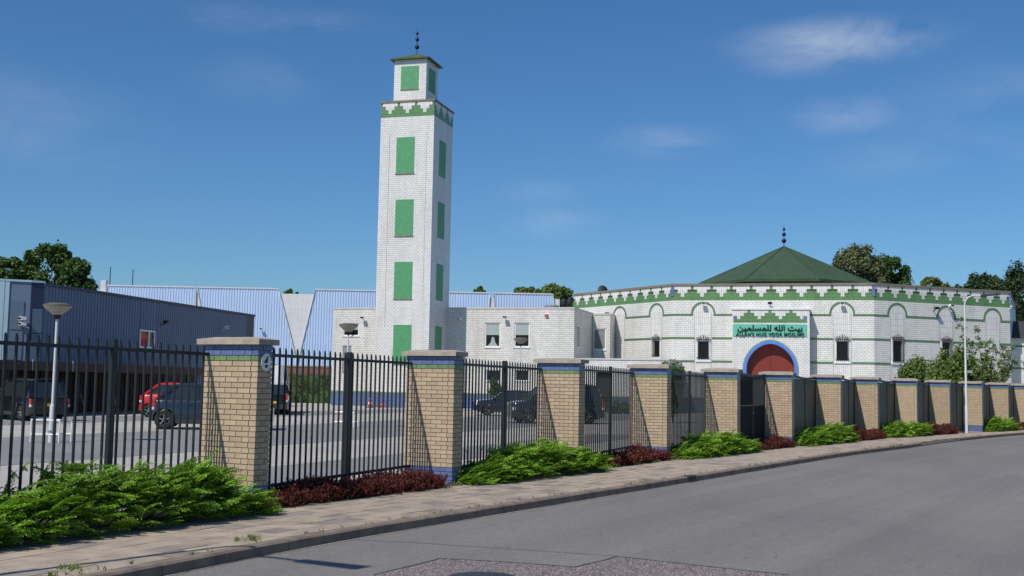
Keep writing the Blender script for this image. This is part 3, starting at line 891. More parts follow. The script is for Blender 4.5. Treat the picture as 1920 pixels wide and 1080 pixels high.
# ------------------------------------------------------------ white annex beside the minaret
AW = Frame(-4.9, 88.9, THW)
uL, _ = AW.hit(623, 660); uR, zA = AW.hit(1077, 576)
print('annex', uL, uR, zA)
AW0 = Frame(*AW.w(uL)[:2], THW); AL = uR - uL
an = thing('annex_building', 'flat roofed white brick annex behind and beside the minaret', 'building', (AW0.x, AW0.y, 0), THW)
wins = [(909, 605, 938, 651), (964, 605, 993, 651), (643, 606, 673, 630)]
lows = [(911, 694, 937, 714), (966, 694, 992, 714)]
door = (642, 648, 658, 700)
holes = [AW0.rect(*w) for w in wins + lows] + [AW0.rect(*door)]
MB().facade(0, AL, 1.15, zA - .12, holes, .16).build('front_wall', 'white_brick_annex', an)
MB().box(0, AL, 0, .2, -.02, 1.0).build('plinth', 'blue_plinth', an)
MB().box(0, AL, -.012, .2, 1.0, 1.15).build('plinth_stripe', 'green_line', an)
DA = 6.55
MB().box(AL - .2, AL, 0.003, DA, -.02, zA - .12).build('side_wall', 'white_brick_annex', an)
MB().box(0, .2, 0.003, 14, -.02, zA - .12).build('side_wall', 'white_brick_annex', an)
MB().box(-.03, AL + .03, -.04, 14, zA - .12, zA).build('coping', 'coping_pale', an)
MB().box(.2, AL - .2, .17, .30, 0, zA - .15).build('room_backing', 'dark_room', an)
for w in wins:
    o = window(an, AW0.rect(*w))
    r = AW0.rect(*w); MB().box(r[0] + .09, r[1] - .09, .098, .106, r[2] + (r[3] - r[2]) * .5, r[3] - .09).build('blind', 'blind', o)
for w in lows: window(an, AW0.rect(*w), fw_=.05)
r = AW0.rect(*door); MB().box(r[0], r[1], .06, .12, r[2], r[3]).build('door', 'galvanised', an)
# crumpled curtain in the left window
r = AW0.rect(*wins[0]); b = MB(); cxw = (r[0] + r[1]) / 2
b.prism([(cxw - .40, r[2] + .1), (cxw + .42, r[2] + .1), (cxw + .2, r[2] + .35), (cxw + .12, r[2] + .75), (cxw - .08, r[2] + .8), (cxw - .15, r[2] + .4)], .098, .106); b.build('curtain', 'blind', an)
# side window in the return wall and wing with window behind it
RF = Frame(*AW0.w(AL)[:2], THW + R(90)); r = RF.rect(1080, 609, 1087, 653)
b = MB(); b.box(r[0], r[1], -.05, .0, r[2], r[3]); b.build('side_window', 'white_frame', an, loc=(AL, 0, 0), rz=R(90))
MB().box(r[0] + .12, r[1] - .12, -.058, -.051, r[2] + .1, r[3] - .1).build('side_pane', 'window_glass', an, loc=(AL, 0, 0), rz=R(90))
W2 = Frame(*AW0.w(AL - .003, DA)[:2], THW)
wing = thing('annex_wing', 'short white wing with one window between annex and prayer hall', 'building', (W2.x, W2.y, 0), THW)
r = W2.rect(1112, 616, 1136, 656); uW = W2.hit(1144, 600)[0]
MB().facade(0, uW, -.02, zA - .16, [r], .16).build('front_wall', 'white_brick_annex', wing)
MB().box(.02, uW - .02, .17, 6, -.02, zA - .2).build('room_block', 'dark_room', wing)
MB().box(uW - .015, uW, 0.003, 6, -.02, zA - .16).build('side_wall', 'white_brick_annex', wing)
MB().box(0, uW + .04, -.04, 6, zA - .16, zA - .04).build('coping', 'coping_pale', wing)
o = window(wing, r); MB().box(r[0] + .09, r[1] - .09, .098, .106, r[2] + .09, r[3] - .09).build('blind', 'wing_blind', o)
MB().tube([W2.w(uW - .1, -.06, z) - W2.w(0, 0, 0) for z in (.2, 6)], .05, 6).v
b = MB(); b.tube([(.12, -.07, .2), (.12, -.07, zA - .3)], .05, 6); b.build('downpipe', 'galvanised', wing)
# roof furniture
p = AW0.w(AW0.hit(1005, 575)[0], 5, zA); q = thing('roof_vent', 'low grey ribbed vent box on the annex roof', 'vent', p)
b = MB(); [b.lathe([(.55, .1 * k), (.62, .1 * k + .05), (.55, .1 * k + .1)], 14) for k in range(5)]; b.build('vent_body', 'galvanised', q)
for px, lb in ((1034, 'black chimney cowl on the annex roof, left of the pair'), (1045, 'black chimney cowl on the annex roof, right of the pair')):
    p = AW0.w(AW0.hit(px, 575)[0], 4, zA); q = thing('chimney_cowl', lb, 'chimney', p, 0, 'chimney cowls on the annex roof')
    MB().lathe([(.16, 0), (.16, .45), (.26, .5), (.26, .75), (.12, .95), (.01, 1.0)], 10).build('cowl', 'black_matte', q)
# low porch building in front
L0 = at(1071, 730, 84.0); LF = Frame(L0.x, 84.0, THW); uE, zL = LF.hit(1167, 672)
low = thing('porch_building', 'low white brick porch with dark garage opening in front of the wing', 'building', (LF.x, LF.y, 0), THW)
dr = LF.rect(1118, 698, 1143, 752)
MB().facade(0, uE, 1.15, zL - .12, [(dr[0], dr[1], 1.15, dr[3])], .3).build('front_wall', 'white_brick', low)
for a_, b__ in ((0, dr[0]), (dr[1], uE)): MB().box(a_, b__, .0, .25, -.02, 1.0).build('plinth', 'blue_plinth', low); MB().box(a_, b__, -.012, .25, 1.0, 1.15).build('plinth_stripe', 'green_line', low)
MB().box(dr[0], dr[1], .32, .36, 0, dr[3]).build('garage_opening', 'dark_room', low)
MB().box(dr[0] - .1, dr[1] + .1, -.03, .05, dr[3] + .003, dr[3] + .2).build('lintel', 'white_frame', low)
MB().box(0, .2, .003, 6, -.02, zL - .12).build('side_wall', 'white_brick', low); MB().box(uE + 3.2, uE + 3.4, .0, 6, -.02, zL - .125).build('side_wall', 'white_brick', low)
e0 = (uE, 0); e1 = (uE + 6.2 * math.cos(R(28)), 6.2 * math.sin(R(28)))
b = MB().box(0, 3.4, 0, .2, 1.15, zL - .12); b.build('angled_wall', 'white_brick', low, loc=(uE, 0.003, 0), rz=R(-4))
MB().box(0, 3.4, 0, .2, -.02, 1.0).build('plinth', 'blue_plinth', low, loc=(uE, 0.003, 0), rz=R(-4))
MB().box(0, 3.4, -.012, .2, 1.0, 1.15).build('plinth_stripe', 'green_line', low, loc=(uE, 0.003, 0), rz=R(-4))
MB().slab([(-.04, -.05), (uE, -.05), (uE + 3.45, -.30), (uE + 3.45, 6), (-.04, 6)], zL - .12, zL).build('roof_edge', 'coping_pale', low)

# ------------------------------------------------------------ prayer hall (octagonal)
Zc, Ac, Bc, Cc = Vector((5.35, 99.3)), Vector((12.4, 88.0)), Vector((26.7, 84.3)), Vector((38.85, 89.2))
HT = 9.83
hall = thing('prayer_hall', 'octagonal white brick prayer hall with green stepped frieze and green roof', 'building', (Ac.x, Ac.y, 0))
FR = {}
_f = Frame(Ac.x, Ac.y, math.atan2(Bc.y - Ac.y, Bc.x - Ac.x)); ZS = tuple(_f.hit(1295, y)[1] for y in (590, 633.5, 677))
def facet(key, p, q, arches, n=10, wins_=()):
    """one wall of the octagon, local frame at p running to q"""
    d = q - p; L = d.length; th = math.atan2(d.y, d.x); F = Frame(p.x, p.y, th); FR[key] = (F, L)
    loc = (p.x - Ac.x, p.y - Ac.y, 0)
    P = lambda b, nm, mat, par=hall: b.build(nm, mat, par, loc=None if par is not hall else loc, rz=0 if par is not hall else th)
    zt = HT - .17; fhh = 1.12; zb = zt - fhh
    holes = [F.rect(*w) for w in wins_]
    P(MB().facade(0, L, 1.15, zb, holes, .2), 'wall', 'white_brick')
    P(MB().box(0, L, 0, .25, -.02, 1.0), 'plinth', 'blue_plinth')
    P(MB().box(0, L, -.012, .25, 1.0, 1.15), 'plinth_stripe', 'green_line')
    P(MB().box(.0, L, 0, .3, zb, zt), 'frieze', 'green_tile')
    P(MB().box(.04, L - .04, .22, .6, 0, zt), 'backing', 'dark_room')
    P(MB().box(-.03, L + .03, -.09, .5, zt, HT), 'coping', 'coping')
    me = MB().prism(motif(L / n, fhh), -.022, .01).mesh('stepped_motif', 'white_tile')
    for k in range(n):
        u = (k + .5) * L / n; w = F.w(u)
        put('stepped_motif', me, hall, (w.x - Ac.x, w.y - Ac.y, zt - .003), th)
    # green courses that run over the arches
    zs1, zs2, zs3 = ZS
    ar = sorted(arches)
    rad = .78
    pts = []
    cur = 0
    segs = []
    for u in ar:
        segs.append((cur, u - rad)); cur = u + rad
    segs.append((cur, L))
    for a, b_ in segs:
        if b_ - a > .1: P(MB().box(a, b_, -.03, .01, zs1 - .07, zs1 + .07), 'green_course', 'green_line')
    for u in ar:
        m = MB(); nseg = 14; ro_, ri = rad + .14, rad; zc = zs1 + .1
        prof = [(math.cos(math.pi * k / nseg), math.sin(math.pi * k / nseg)) for k in range(nseg + 1)]
        outer = [(u + c_ * ro_, zc + s_ * ro_ * .98) for c_, s_ in prof]; inner = [(u + c_ * ri, zc + s_ * ri * .98) for c_, s_ in prof]
        for k in range(nseg):
            m.prism([outer[k], outer[k + 1], inner[k + 1], inner[k]][::-1], -.035, .01)
        m.box(u - ro_, u - ri, -.035, .01, zs1 - .07, zc); m.box(u + ri, u + ro_, -.035, .01, zs1 - .07, zc)
        P(m, 'green_arch', 'green_line')
        # tiled niche panel: arched head, down to the plinth except at the window
        w_ = [h for h in holes if h[0] - .3 < u < h[1] + .3]
        npan = MB(); hw_ = rad - .16
        top = [(u + c_ * (ri - .16), zc + s_ * (ri - .1)) for c_, s_ in prof]
        zl = w_[0][3] + .02 if w_ else 1.2
        npan.prism([(u - hw_, zl), (u + hw_, zl)] + top, -.014, .005)
        P(npan, 'tiled_niche', 'white_tile')
        if w_: P(MB().box(u - hw_, u + hw_, -.014, .005, 1.2, w_[0][2] - .12), 'tiled_niche', 'white_tile')
        e = MB()
        for sg in (-1, 1): e.box(u + sg * (hw_ + .012) - .012, u + sg * (hw_ + .012) + .012, -.010, .004, 1.2, zc)
        P(e, 'niche_joint', 'mortar')
    for zz in (zs2, zs3):
        cur = 0
        for u in ar + [L + rad - .05]:
            a, b_ = cur, min(L, u - rad + .12)
            if b_ - a > .1: P(MB().box(a, b_, -.03, .01, zz - .07, zz + .07), 'green_course', 'green_line')
            cur = u + rad - .12
    for h in holes:
        u0, u1, z0, z1 = h
        fr = MB(); k_ = .12
        fr.box(u0, u1, -.05, .1, z0, z0 + k_); fr.box(u0, u0 + k_, -.03, .1, z0 + k_, z1 - k_); fr.box(u1 - k_, u1, -.03, .1, z0 + k_, z1 - k_); fr.box(u0, u1, -.03, .1, z1 - k_, z1)
        wo_ = P(fr, 'window', 'white_frame')
        MB().box(u0 + k_, u1 - k_, .09, .098, z0 + k_, z1 - k_).build('pane', 'window_glass', wo_)
        MB().box(u0 - .08, u1 + .08, -.1, -.001, z0 - .1, z0 - .004).build('sill', 'white_frame', wo_)
        gr = MB()
        for k in range(7): x = u0 + .1 + (u1 - u0 - .2) * k / 6; gr.box(x - .014, x + .014, -.13, -.102, z0 + .05, z1 + .12)
        gr.box(u0, u1, -.135, -.10, z1 - .05, z1 - .01); gr.box(u0, u1, -.135, -.10, z0 + .2, z0 + .24)
        cm_ = (u0 + u1) / 2
        for k in range(-3, 4):
            hgt = .42 - .09 * abs(k); gr.tube([(cm_ + k * .17, -.12, z1), (cm_ + k * .17 + .04 * (k > 0) - .04 * (k < 0), -.12, z1 + hgt * .6), (cm_ + k * .14, -.12, z1 + hgt)], .022, 5)
        gr.bar((u0 - .05, -.12, z1 + .14), (u1 + .05, -.12, z1 + .14), .03)
        gr.build('grille', 'black_matte', wo_)
    return F, L


def arch_u(F, px): return F.hit(px, 600)[0]
dZA = Ac - Zc; FZ = Frame(Zc.x, Zc.y, math.atan2(dZA.y, dZA.x)); dAB = Bc - Ac; FA = Frame(Ac.x, Ac.y, math.atan2(dAB.y, dAB.x)); dBC = Cc - Bc; FB = Frame(Bc.x, Bc.y, math.atan2(dBC.y, dBC.x))
facet('left', Zc, Ac, [arch_u(FZ, 1162), arch_u(FZ, 1231)], 10, [(1224, 636, 1239, 671)])
facet('front', Ac, Bc, [arch_u(FA, 1318.5), arch_u(FA, 1579)], 10, [(1306, 637, 1331, 676), (1566, 637, 1593, 679)])
facet('right', Bc, Cc, [arch_u(FB, 1682), arch_u(FB, 1774), arch_u(FB, 1861)], 10, [(1671.5, 636, 1693.5, 681), (1764, 639, 1784, 684)])
# blue corner tiles and hidden rear walls
for c_ in (Ac, Bc, Cc):
    MB().box(-.12, .12, -.12, .12, HT - .17 - 1.12 * .7, HT - .175).build('blue_corner', 'blue_glazed', hall, loc=(c_.x - Ac.x + .0, c_.y - Ac.y + .09, 0), rz=R(-15))
rear = [Cc, Vector((44.5, 101)), Vector((39, 114)), Vector((25, 120)), Vector((10, 113)), Zc]
for a, c_ in zip(rear, rear[1:]):
    d = c_ - a; MB().box(0, d.length, 0, .3, -.02, HT - .17).build('rear_wall', 'white_brick', hall, loc=(a.x - Ac.x, a.y - Ac.y, 0), rz=math.atan2(d.y, d.x))
    MB().box(-.1, d.length + .1, -.05, .4, HT - .17, HT - .002).build('rear_coping', 'coping', hall, loc=(a.x - Ac.x, a.y - Ac.y, 0), rz=math.atan2(d.y, d.x))
MB().slab([(p.x - Ac.x, p.y - Ac.y) for p in [Zc, Ac, Bc, Cc] + rear[1:-1]], HT - .6, HT - .45).build('flat_roof', 'roof_felt', hall)
# pyramid roof on a low drum
ac = at(1470, 462, 102.5); cx, cy = ac.x - Ac.x, ac.y - Ac.y; apex = ac.z; RR = 8.0
ez = at(1470, 527, 95).z
ang = [R(-14.5) + math.pi / 8 + k * math.pi / 4 for k in range(8)]
ring = [(cx + RR * math.cos(a), cy + RR * math.sin(a)) for a in ang]
MB().slab([(cx + (RR - 1.0) * math.cos(a), cy + (RR - 1.0) * math.sin(a)) for a in ang], HT - .45, ez).build('roof_drum', 'coping', hall)
b = MB(); b.add([(x, y, ez) for x, y in ring] + [(x, y, ez + .22) for x, y in ring] + [(cx, cy, apex)],
      [tuple(range(7, -1, -1))] + [(k, (k + 1) % 8, (k + 1) % 8 + 8, k + 8) for k in range(8)] + [(k + 8, (k + 1) % 8 + 8, 16) for k in range(8)])
b.build('roof', 'green_roof', hall)
for k in range(8):
    x, y = ring[k]; MB().bar((x, y, ez + .24), (cx, cy, apex + .02), .10, .05).build('ridge_roll', 'green_roof', hall)
finial(hall, cx, cy, apex - .05, 2.05, 1.0)

# portal
PV = 1.3
PF = Frame(*FA.w(0, -PV)[:2], FA.th)
up0_, zpt = PF.hit(1373, 577); up1_, _ = PF.hit(1518, 577)
PWd = up1_ - up0_
PO = Frame(*PF.w(up0_)[:2], FA.th)
loc = (PO.x - Ac.x, PO.y - Ac.y, 0); thp = FA.th
def pp(b, nm, mat): return b.build(nm, mat, hall, loc=loc, rz=thp)
cu = PO.hit(1444.5, 690)[0]; zc = PO.hit(1444, 692)[1]; ro_ = (PO.hit(1496, 690)[0] - PO.hit(1392, 690)[0]) / 2; ri = ro_ - .27
zhd = PO.hit(1444, 640)[1]
print('portal', PWd, zpt, cu, zc, ro_, zhd)
# front of the portal with an arched opening: strips of wall around the arch
b = MB(); n = 28
arc = []
for k in range(n + 1):
    a = math.pi * k / n; s_ = math.sin(a); arc.append((cu + math.cos(a) * ri, zc + s_ * (zhd - zc - .27) * (1 + .05 * s_ ** 6)))
for k in range(n):
    (x0, z0), (x1, z1) = arc[k], arc[k + 1]
    b.add([(x0, 0, z0), (x1, 0, z1), (x1, 0, zpt - .15), (x0, 0, zpt - .15)], [(0, 3, 2, 1)])
    b.add([(x0, 0, z0), (x1, 0, z1), (x1, .6, z1), (x0, .6, z0)], [(0, 1, 2, 3)])
b.box(0, cu - ri, 0, .6, 0, zpt - .15); b.box(cu + ri, PWd, 0, .6, 0, zpt - .15)
pp(b, 'portal_wall', 'white_brick')
pp(MB().box(0, PWd, .62, PV - .01, zc + 2, zpt - .15), 'portal_block', 'white_brick')
pp(MB().box(PWd - .3, PWd - .003, .61, PV - .01, 0, zc + 2), 'portal_cheek', 'white_brick'); pp(MB().box(.003, .3, .61, PV - .01, 0, zc + 2), 'portal_cheek', 'white_brick')
pp(MB().box(-.08, PWd + .08, -.08, PV, zpt - .15, zpt), 'portal_coping', 'white_metal')
def ringm(r0, r1, dz, y0, y1, mat, nm):
    m = MB()
    A = [];
    for k in range(n + 1):
        a = math.pi * k / n; s_ = math.sin(a); hgt = (zhd - zc - .27) / ri
        A.append(((cu + math.cos(a) * r0, zc + s_ * r0 * hgt * (1 + .05 * s_ ** 6)), (cu + math.cos(a) * r1, zc + s_ * r1 * hgt * (1 + .05 * s_ ** 6))))
    for k in range(n):
        m.prism([A[k][1], A[k + 1][1], A[k + 1][0], A[k][0]][::-1], y0, y1)
    m.box(cu + r0, cu + r1, y0, y1, .0, zc); m.box(cu - r1, cu - r0, y0, y1, .0, zc)
    pp(m, nm, mat)
ringm(ri + .001, ri + .19, 0, -.10, -.002, 'blue_arch', 'blue_arch')
ringm(ri + .19, ri + .29, 0, -.06, -.002, 'green_arch', 'green_arch_rim')
dd = pp(MB().box(cu - ri - .1, cu - .01, .56, .60, 0, zhd), 'door_leaf', 'red_door'); pp(MB().box(cu + .01, cu + ri + .1, .56, .60, 0, zhd), 'door_leaf', 'red_door')
# portal frieze: upright green steps on white, two blue tiles
fz0, fz1 = PO.hit(1445, 604)[1], PO.hit(1445, 577)[1] - .15
fu0, fu1 = PO.hit(1374, 590)[0] + .04, PO.hit(1513, 590)[0]
hh = fz1 - fz0
pp(MB().box(fu0, fu1, -.012, .01, fz0, fz1), 'frieze_ground', 'white_tile')
pp(MB().box(fu0, fu1, -.032, -.0125, fz0, fz0 + hh * .25), 'frieze_base', 'green_tile')
P3 = (fu1 - fu0) / 3.5
for k in range(3):
    u = (fu0 + fu1) / 2 + (k - 1) * P3
    m = MB(); w = P3
    for ww, a, c_ in ((.84, .25, .5), (.50, .5, .75), (.15, .75, 1.0)): m.box(u - w * ww / 2, u + w * ww / 2, -.032, -.0125, fz0 + hh * a, fz0 + hh * c_ - .001)
    pp(m, 'stepped_motif', 'green_tile')
for u in (fu0, fu1 - .27): pp(MB().box(u, u + .27, -.034, -.0125, fz0 + hh * .25, fz0 + hh * .5), 'blue_tile', 'blue_glazed')
r = PO.rect(1374.5, 608, 1513, 631)
sgn = pp(MB().box(r[0], r[1], -.045, -.002, r[2], r[3]), 'sign_board', 'turquoise')
hsg = r[3] - r[2]
me = text_mesh("ALLAH'S HUIS VOOR MOSLIMS", (r[1] - r[0]) * .92, hsg * .31, .07, 'lettering', 'lettering', .016, 1.12)
put('lettering', me, sgn, (r[0] + (r[1] - r[0]) * .04, -.046, r[2] + .02))
ar = "\uFEE6\uFEF4\uFEE4\uFEE0\uFEB4\uFEE4\uFEE0\uFEDF \uFEEA\uFEE0\uFEDF\uFE8D \uFE96\uFEF4\uFE91"
me = text_mesh(ar, (r[1] - r[0]) * .88, hsg * .60, .07, 'lettering', 'script')
put('script_lettering', me, sgn, (r[0] + (r[1] - r[0]) * .06, -.046, r[2] + hsg * .34))
# white wing beyond the right end
RW = Frame(38.9, 92.0, R(-8)); zr = RW.hit(1912, 634)[1]
rw = thing('side_wing', 'low white wing with dark tiled roof right of the prayer hall', 'building', (RW.x, RW.y, 0), R(-8))
MB().box(0, 14, 0, 8, 1.15, zr).build('wall', 'white_brick', rw); MB().box(0, 14, 0, 8, -.02, 1.0).build('plinth', 'blue_plinth', rw); MB().box(-.01, 14, -.012, 8, 1.0, 1.15).build('plinth_stripe', 'green_line', rw)
for z in ZS[1:]: MB().box(0, 14, -.03, .01, z - .07, z + .07).build('green_course', 'green_line', rw)
b = MB(); b.add([(-.3, -.3, zr), (14, -.3, zr), (14, 8, zr), (-.3, 8, zr), (1.5, 4, zr + 1.6), (14, 4, zr + 1.6)], [(3, 2, 1, 0), (0, 1, 5, 4), (2, 3, 4, 5), (3, 0, 4), (1, 2, 5)]); b.build('roof', 'slate', rw)
MB().box(1.6, 2.1, 3.0, 3.5, zr + .7, zr + 2.2).build('chimney', 'galvanised', rw)

# lamps, cameras and a dish on the walls
def on(F, px, py): u, z = F.hit(px, py); return F.w(u, 0, z)
lamp_on_wall(on(AW0, 660, 612), 'white security camera above the lamp at the left end of the annex', 'cam', THW)
lamp_on_wall(on(AW0, 683, 598), 'white floodlight left of the minaret on the annex', 'lamp', THW)
lamp_on_wall(on(MF, 842, 592) + Vector((.9, 4.0, 0)), 'white security camera in the shade right of the minaret', 'cam', THW)
lamp_on_wall(on(AW0, 949, 597), 'white floodlight between the two upper annex windows', 'lamp', THW)
lamp_on_wall(on(AW0, 1025, 591), 'red alarm light on the annex wall', 'alarm', THW)
lamp_on_wall(on(FA, 1320, 571), 'white floodlight above the arch left of the portal', 'lamp', FA.th)
lamp_on_wall(on(FA, 1579, 571), 'white floodlight above the arch right of the portal', 'lamp', FA.th)
lamp_on_wall(on(FA, 1444, 571), 'black floodlight centred above the portal', 'dark', FA.th)
lamp_on_wall(on(FB, 1750, 580), 'black floodlight on the right facet of the prayer hall', 'dark', FB.th)
lamp_on_wall(on(FB, 1777, 575), 'white floodlight over the middle arch of the right facet', 'lamp', FB.th)
lamp_on_wall(on(FB, 1891, 577), 'white security camera at the far right end of the prayer hall', 'cam', FB.th)
lamp_on_wall(on(FZ, 1145, 590), 'dark floodlight where the wing meets the prayer hall', 'dark', FZ.th)
p = at(1130, 545, 100); dsh = thing('satellite_dish', 'dark satellite dish on the left end of the hall roof', 'satellite dish', (p.x, 100, 9.3))
b = MB(); prof = [(.03, .12), (.2, .10), (.35, .05), (.45, 0), (.46, 0), (.36, .02), (.2, .06), (.03, .08)]
b.lathe(prof, 20); o = b.build('reflector', 'black_matte', dsh, loc=(0, 0, .95)); o.rotation_euler = (R(75), 0, R(10)); MB().tube([(0, .05, 0), (0, .05, .95)], .035, 6).build('mast', 'galvanised', dsh)

# ------------------------------------------------------------ large pale blue hall behind
HF = Frame(at(188, 600, 124).x, 124, R(1.2))
hb = thing('industrial_hall', 'large industrial hall in pale blue ribbed cladding behind the mosque', 'building', (HF.x, HF.y, 0), R(1.2))


def ribbed(poly_fn, u0, u1, pitch, depth, zb_fn, zt_fn):
    """trapezoidal ribs along u; zb_fn, zt_fn give the cut lines"""
    b = MB(); u = u0; prof = []
    while u < u1:
        prof += [(u, 0), (u + pitch * .40, 0), (u + pitch * .52, -depth), (u + pitch * .88, -depth)]; u += pitch
    prof = [(min(a, u1), y) for a, y in prof] + [(u1, 0)]
    vs = []; fs = []
    for (a, y) in prof: vs += [(a, y, zb_fn(a)), (a, y, zt_fn(a))]
    for i in range(len(prof) - 1):
        if prof[i + 1][0] - prof[i][0] < 1e-5: continue
        fs.append((2 * i, 2 * i + 2, 2 * i + 3, 2 * i + 1))
    return b.add(vs, fs)
def hz(px, py): return HF.hit(px, py)
_, ht1 = hz(200, 534); _, ht2 = hz(1038, 555)
print('hall h', ht1, ht2)
HTz = (ht1 + ht2) / 2
uN = hz(1046, 560)[0]
MB().box(-.5, uN + .2, .05, 30, 0, HTz - .45).build('wall', 'hall_white', hb)
MB().box(hz(193, 530)[0] - .3, hz(193, 530)[0] + .25, .2, .9, HTz - .5, hz(193, 525)[1]).build('roof_post', 'hall_edge', hb)
# trapezoid bays: (left top px, right top px, left bottom px, right bottom px at y=660)
bays = [(201, 368, 180, 364), (370, 523, 392, 553), (591, 919, 563, 910), (926, 1037, 934, 1050)]
for (lt, rt_, lb, rb_) in bays:
    a0, a1 = hz(lt, 545)[0], hz(rt_, 545)[0]; c0, c1 = hz(lb, 660)[0], hz(rb_, 660)[0]
    zlow = hz(500, 660)[1]
    sl0 = (c0 - a0) / (HTz - zlow); sl1 = (c1 - a1) / (HTz - zlow)
    # edge u at height z: a + sl*(HT - z)
    U0, U1 = min(a0, a0 + sl0 * HTz), max(a1, a1 + sl1 * HTz)
    def zb(u, a0=a0, a1=a1, s0=sl0, s1=sl1):
        z = .3
        if s0 > 0 and u > a0 and s0: pass
        # left edge leaning out: bottom extends beyond the top, full height allowed inside
        if s0 > 0 and u < a0 + s0 * HTz: z = max(z, HTz - (u - a0) / s0)
        if s1 < 0 and u > a1 + s1 * HTz: z = max(z, HTz - (u - a1) / s1)
        return min(z, HTz)
    def zt(u, a0=a0, a1=a1, s0=sl0, s1=sl1):
        z = HTz
        if s0 < 0 and u < a0: z = HTz - (u - a0) / s0
        if s1 > 0 and u > a1: z = HTz - (u - a1) / s1
        return max(.3, z)
    ribbed(None, U0, U1, .29, .055, zb, zt).build('ribbed_bay', 'hall_blue', hb)
    MB().box(a0, a1, -.10, .05, HTz, HTz + .14).build('bay_trim', 'hall_edge', hb)
    for a_, s_ in ((a0, sl0), (a1, sl1)):
        MB().bar((a_, -.08, HTz), (a_ + s_ * (HTz - .5), -.08, .5), .16, .05).build('bay_trim', 'hall_edge', hb)
MB().box(-.5, uN, -.03, 3, .0, 1.0).v
for px, y0, y1 in ((197, 498, 536), (240, 502, 542)):
    p = HF.w(hz(px, 540)[0], 1.5); zz = hz(px, y0)[1]; q = thing('antenna_rod', 'thin dark antenna rod on the blue hall roof, %s of two' % ('left' if px < 200 else 'right'), 'antenna', (p.x, p.y, HTz - .45), 0, 'antenna rods on the hall roof')
    MB().tube([(0, 0, 0), (0, 0, zz - HTz + .45)], .05, 6).build('rod', 'black_matte', q); MB().box(-.12, .12, -.12, .12, 0, .5).build('foot', 'hall_edge', q)
# lamp on the hall facade
u_, z_ = hz(491, 618); lamp_on_wall(HF.w(u_, -.06, z_), 'small grey lamp on the ribbed blue hall facade', 'lamp', R(1.2))

# ------------------------------------------------------------ dark blue cladding building on the left
P1_ = at(75, 700, 58.0); P2_ = at(472, 700, 82.6)
dB = Vector((P2_.x - P1_.x, P2_.y - P1_.y)); thB = math.atan2(dB.y, dB.x); BF = Frame(P1_.x, P1_.y, thB); BLn = dB.length
_, zB1 = BF.hit(76, 531); _, zB2 = BF.hit(471, 590)
print('blue bldg', zB1, zB2, BLn)
zB = (zB1 + zB2) / 2
bb = thing('blue_office', 'two storey dark blue ribbed metal building at the left behind the shed', 'building', (BF.x, BF.y, 0), thB)
wr = BF.rect(260, 619, 289, 653)
endu = BF.hit(461, 640)[0]
ribbed(None, 0, wr[0], .28, .035, lambda u: .3, lambda u: zB - .1).build('ribbed_wall', 'cladding_blue', bb)
ribbed(None, wr[0], wr[1], .28, .035, lambda u: .3, lambda u: wr[2]).build('ribbed_wall', 'cladding_blue', bb)
ribbed(None, wr[0], wr[1], .28, .035, lambda u: wr[3], lambda u: zB - .1).build('ribbed_wall', 'cladding_blue', bb)
ribbed(None, wr[1], endu, .28, .035, lambda u: .3, lambda u: zB - .1).build('ribbed_wall', 'cladding_blue', bb)
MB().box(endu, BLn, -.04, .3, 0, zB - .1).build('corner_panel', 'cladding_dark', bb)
MB().box(endu + .25, BLn - .5, -.055, -.041, .5, zB - 2.2).build('corner_glass', 'glass_panel', bb)
MB().box(-.05, BLn + .05, -.12, .3, zB - .1, zB + .04).build('roof_edge', 'cladding_dark', bb)
MB().box(.1, BLn, .35, 24, 0, zB - .2).build('body', 'cladding_dark', bb)
# window with mullion and a red flag behind the glass
u0, u1, z0, z1 = wr
w = MB(); k_ = .1
w.box(u0, u1, -.07, .05, z0, z0 + k_); w.box(u0, u1, -.07, .05, z1 - k_, z1); w.box(u0, u0 + k_, -.07, .05, z0 + k_, z1 - k_); w.box(u1 - k_, u1, -.07, .05, z0 + k_, z1 - k_)
um = u0 + (u1 - u0) * .62; w.box(um - .06, um + .06, -.06, .05, z0 + k_, z1 - k_)
wo2 = w.build('window', 'white_frame', bb)
MB().box(um + .06, u1 - k_, .0, .008, z0 + k_, z1 - k_).build('pane', 'window_glass', wo2)
MB().box(u0 + k_, um - .06, .03, .038, z0 + k_, z1 - k_).build('pane', 'window_glass', wo2)
MB().box(u0 + k_ + .05, um - .1, .012, .02, z0 + k_ + .02, z0 + (z1 - z0) * .52).build('red_flag', 'flag_red', wo2)
MB().box(u0 + k_ + .05, um - .1, .012, .02, z0 + (z1 - z0) * .52, z0 + (z1 - z0) * .80).build('pink_flag', 'white_frame' if False else 'cone_red', wo2)
# faceted corner tower: one narrow facet, then the lit front
q0 = Vector((P1_.x, P1_.y)); q1v = at(50, 700, 57.6); q1_ = Vector((q1v.x, q1v.y)); q2v = at(0, 700, 57.1); q2_ = Vector((q2v.x, q2v.y)); q3_ = q2_ + (q2_ - q1_) * 3.5
def tower_face(a, c_, cells, mat='cladding_dark', glass='glass_panel', spec=None):
    d = c_ - a; L = d.length; th = math.atan2(d.y, d.x)
    M_ = Matrix.Rotation(-thB, 3, 'Z') @ Vector((a.x - BF.x, a.y - BF.y, 0))
    def P(b, nm, m): return b.build(nm, m, bb, loc=M_, rz=th - thB)
    P(MB().box(0, L, 0, .25, 0, zB + .02), 'tower_wall', mat)
    P(MB().box(-.02, L + .02, -.06, .3, zB + .022, zB + .12), 'tower_coping', 'cladding_pale')
    for (a0, a1, z0, z1, m) in cells: P(MB().box(a0 * L, a1 * L, -.05, -.002, z0, z1), 'tower_panel', m)
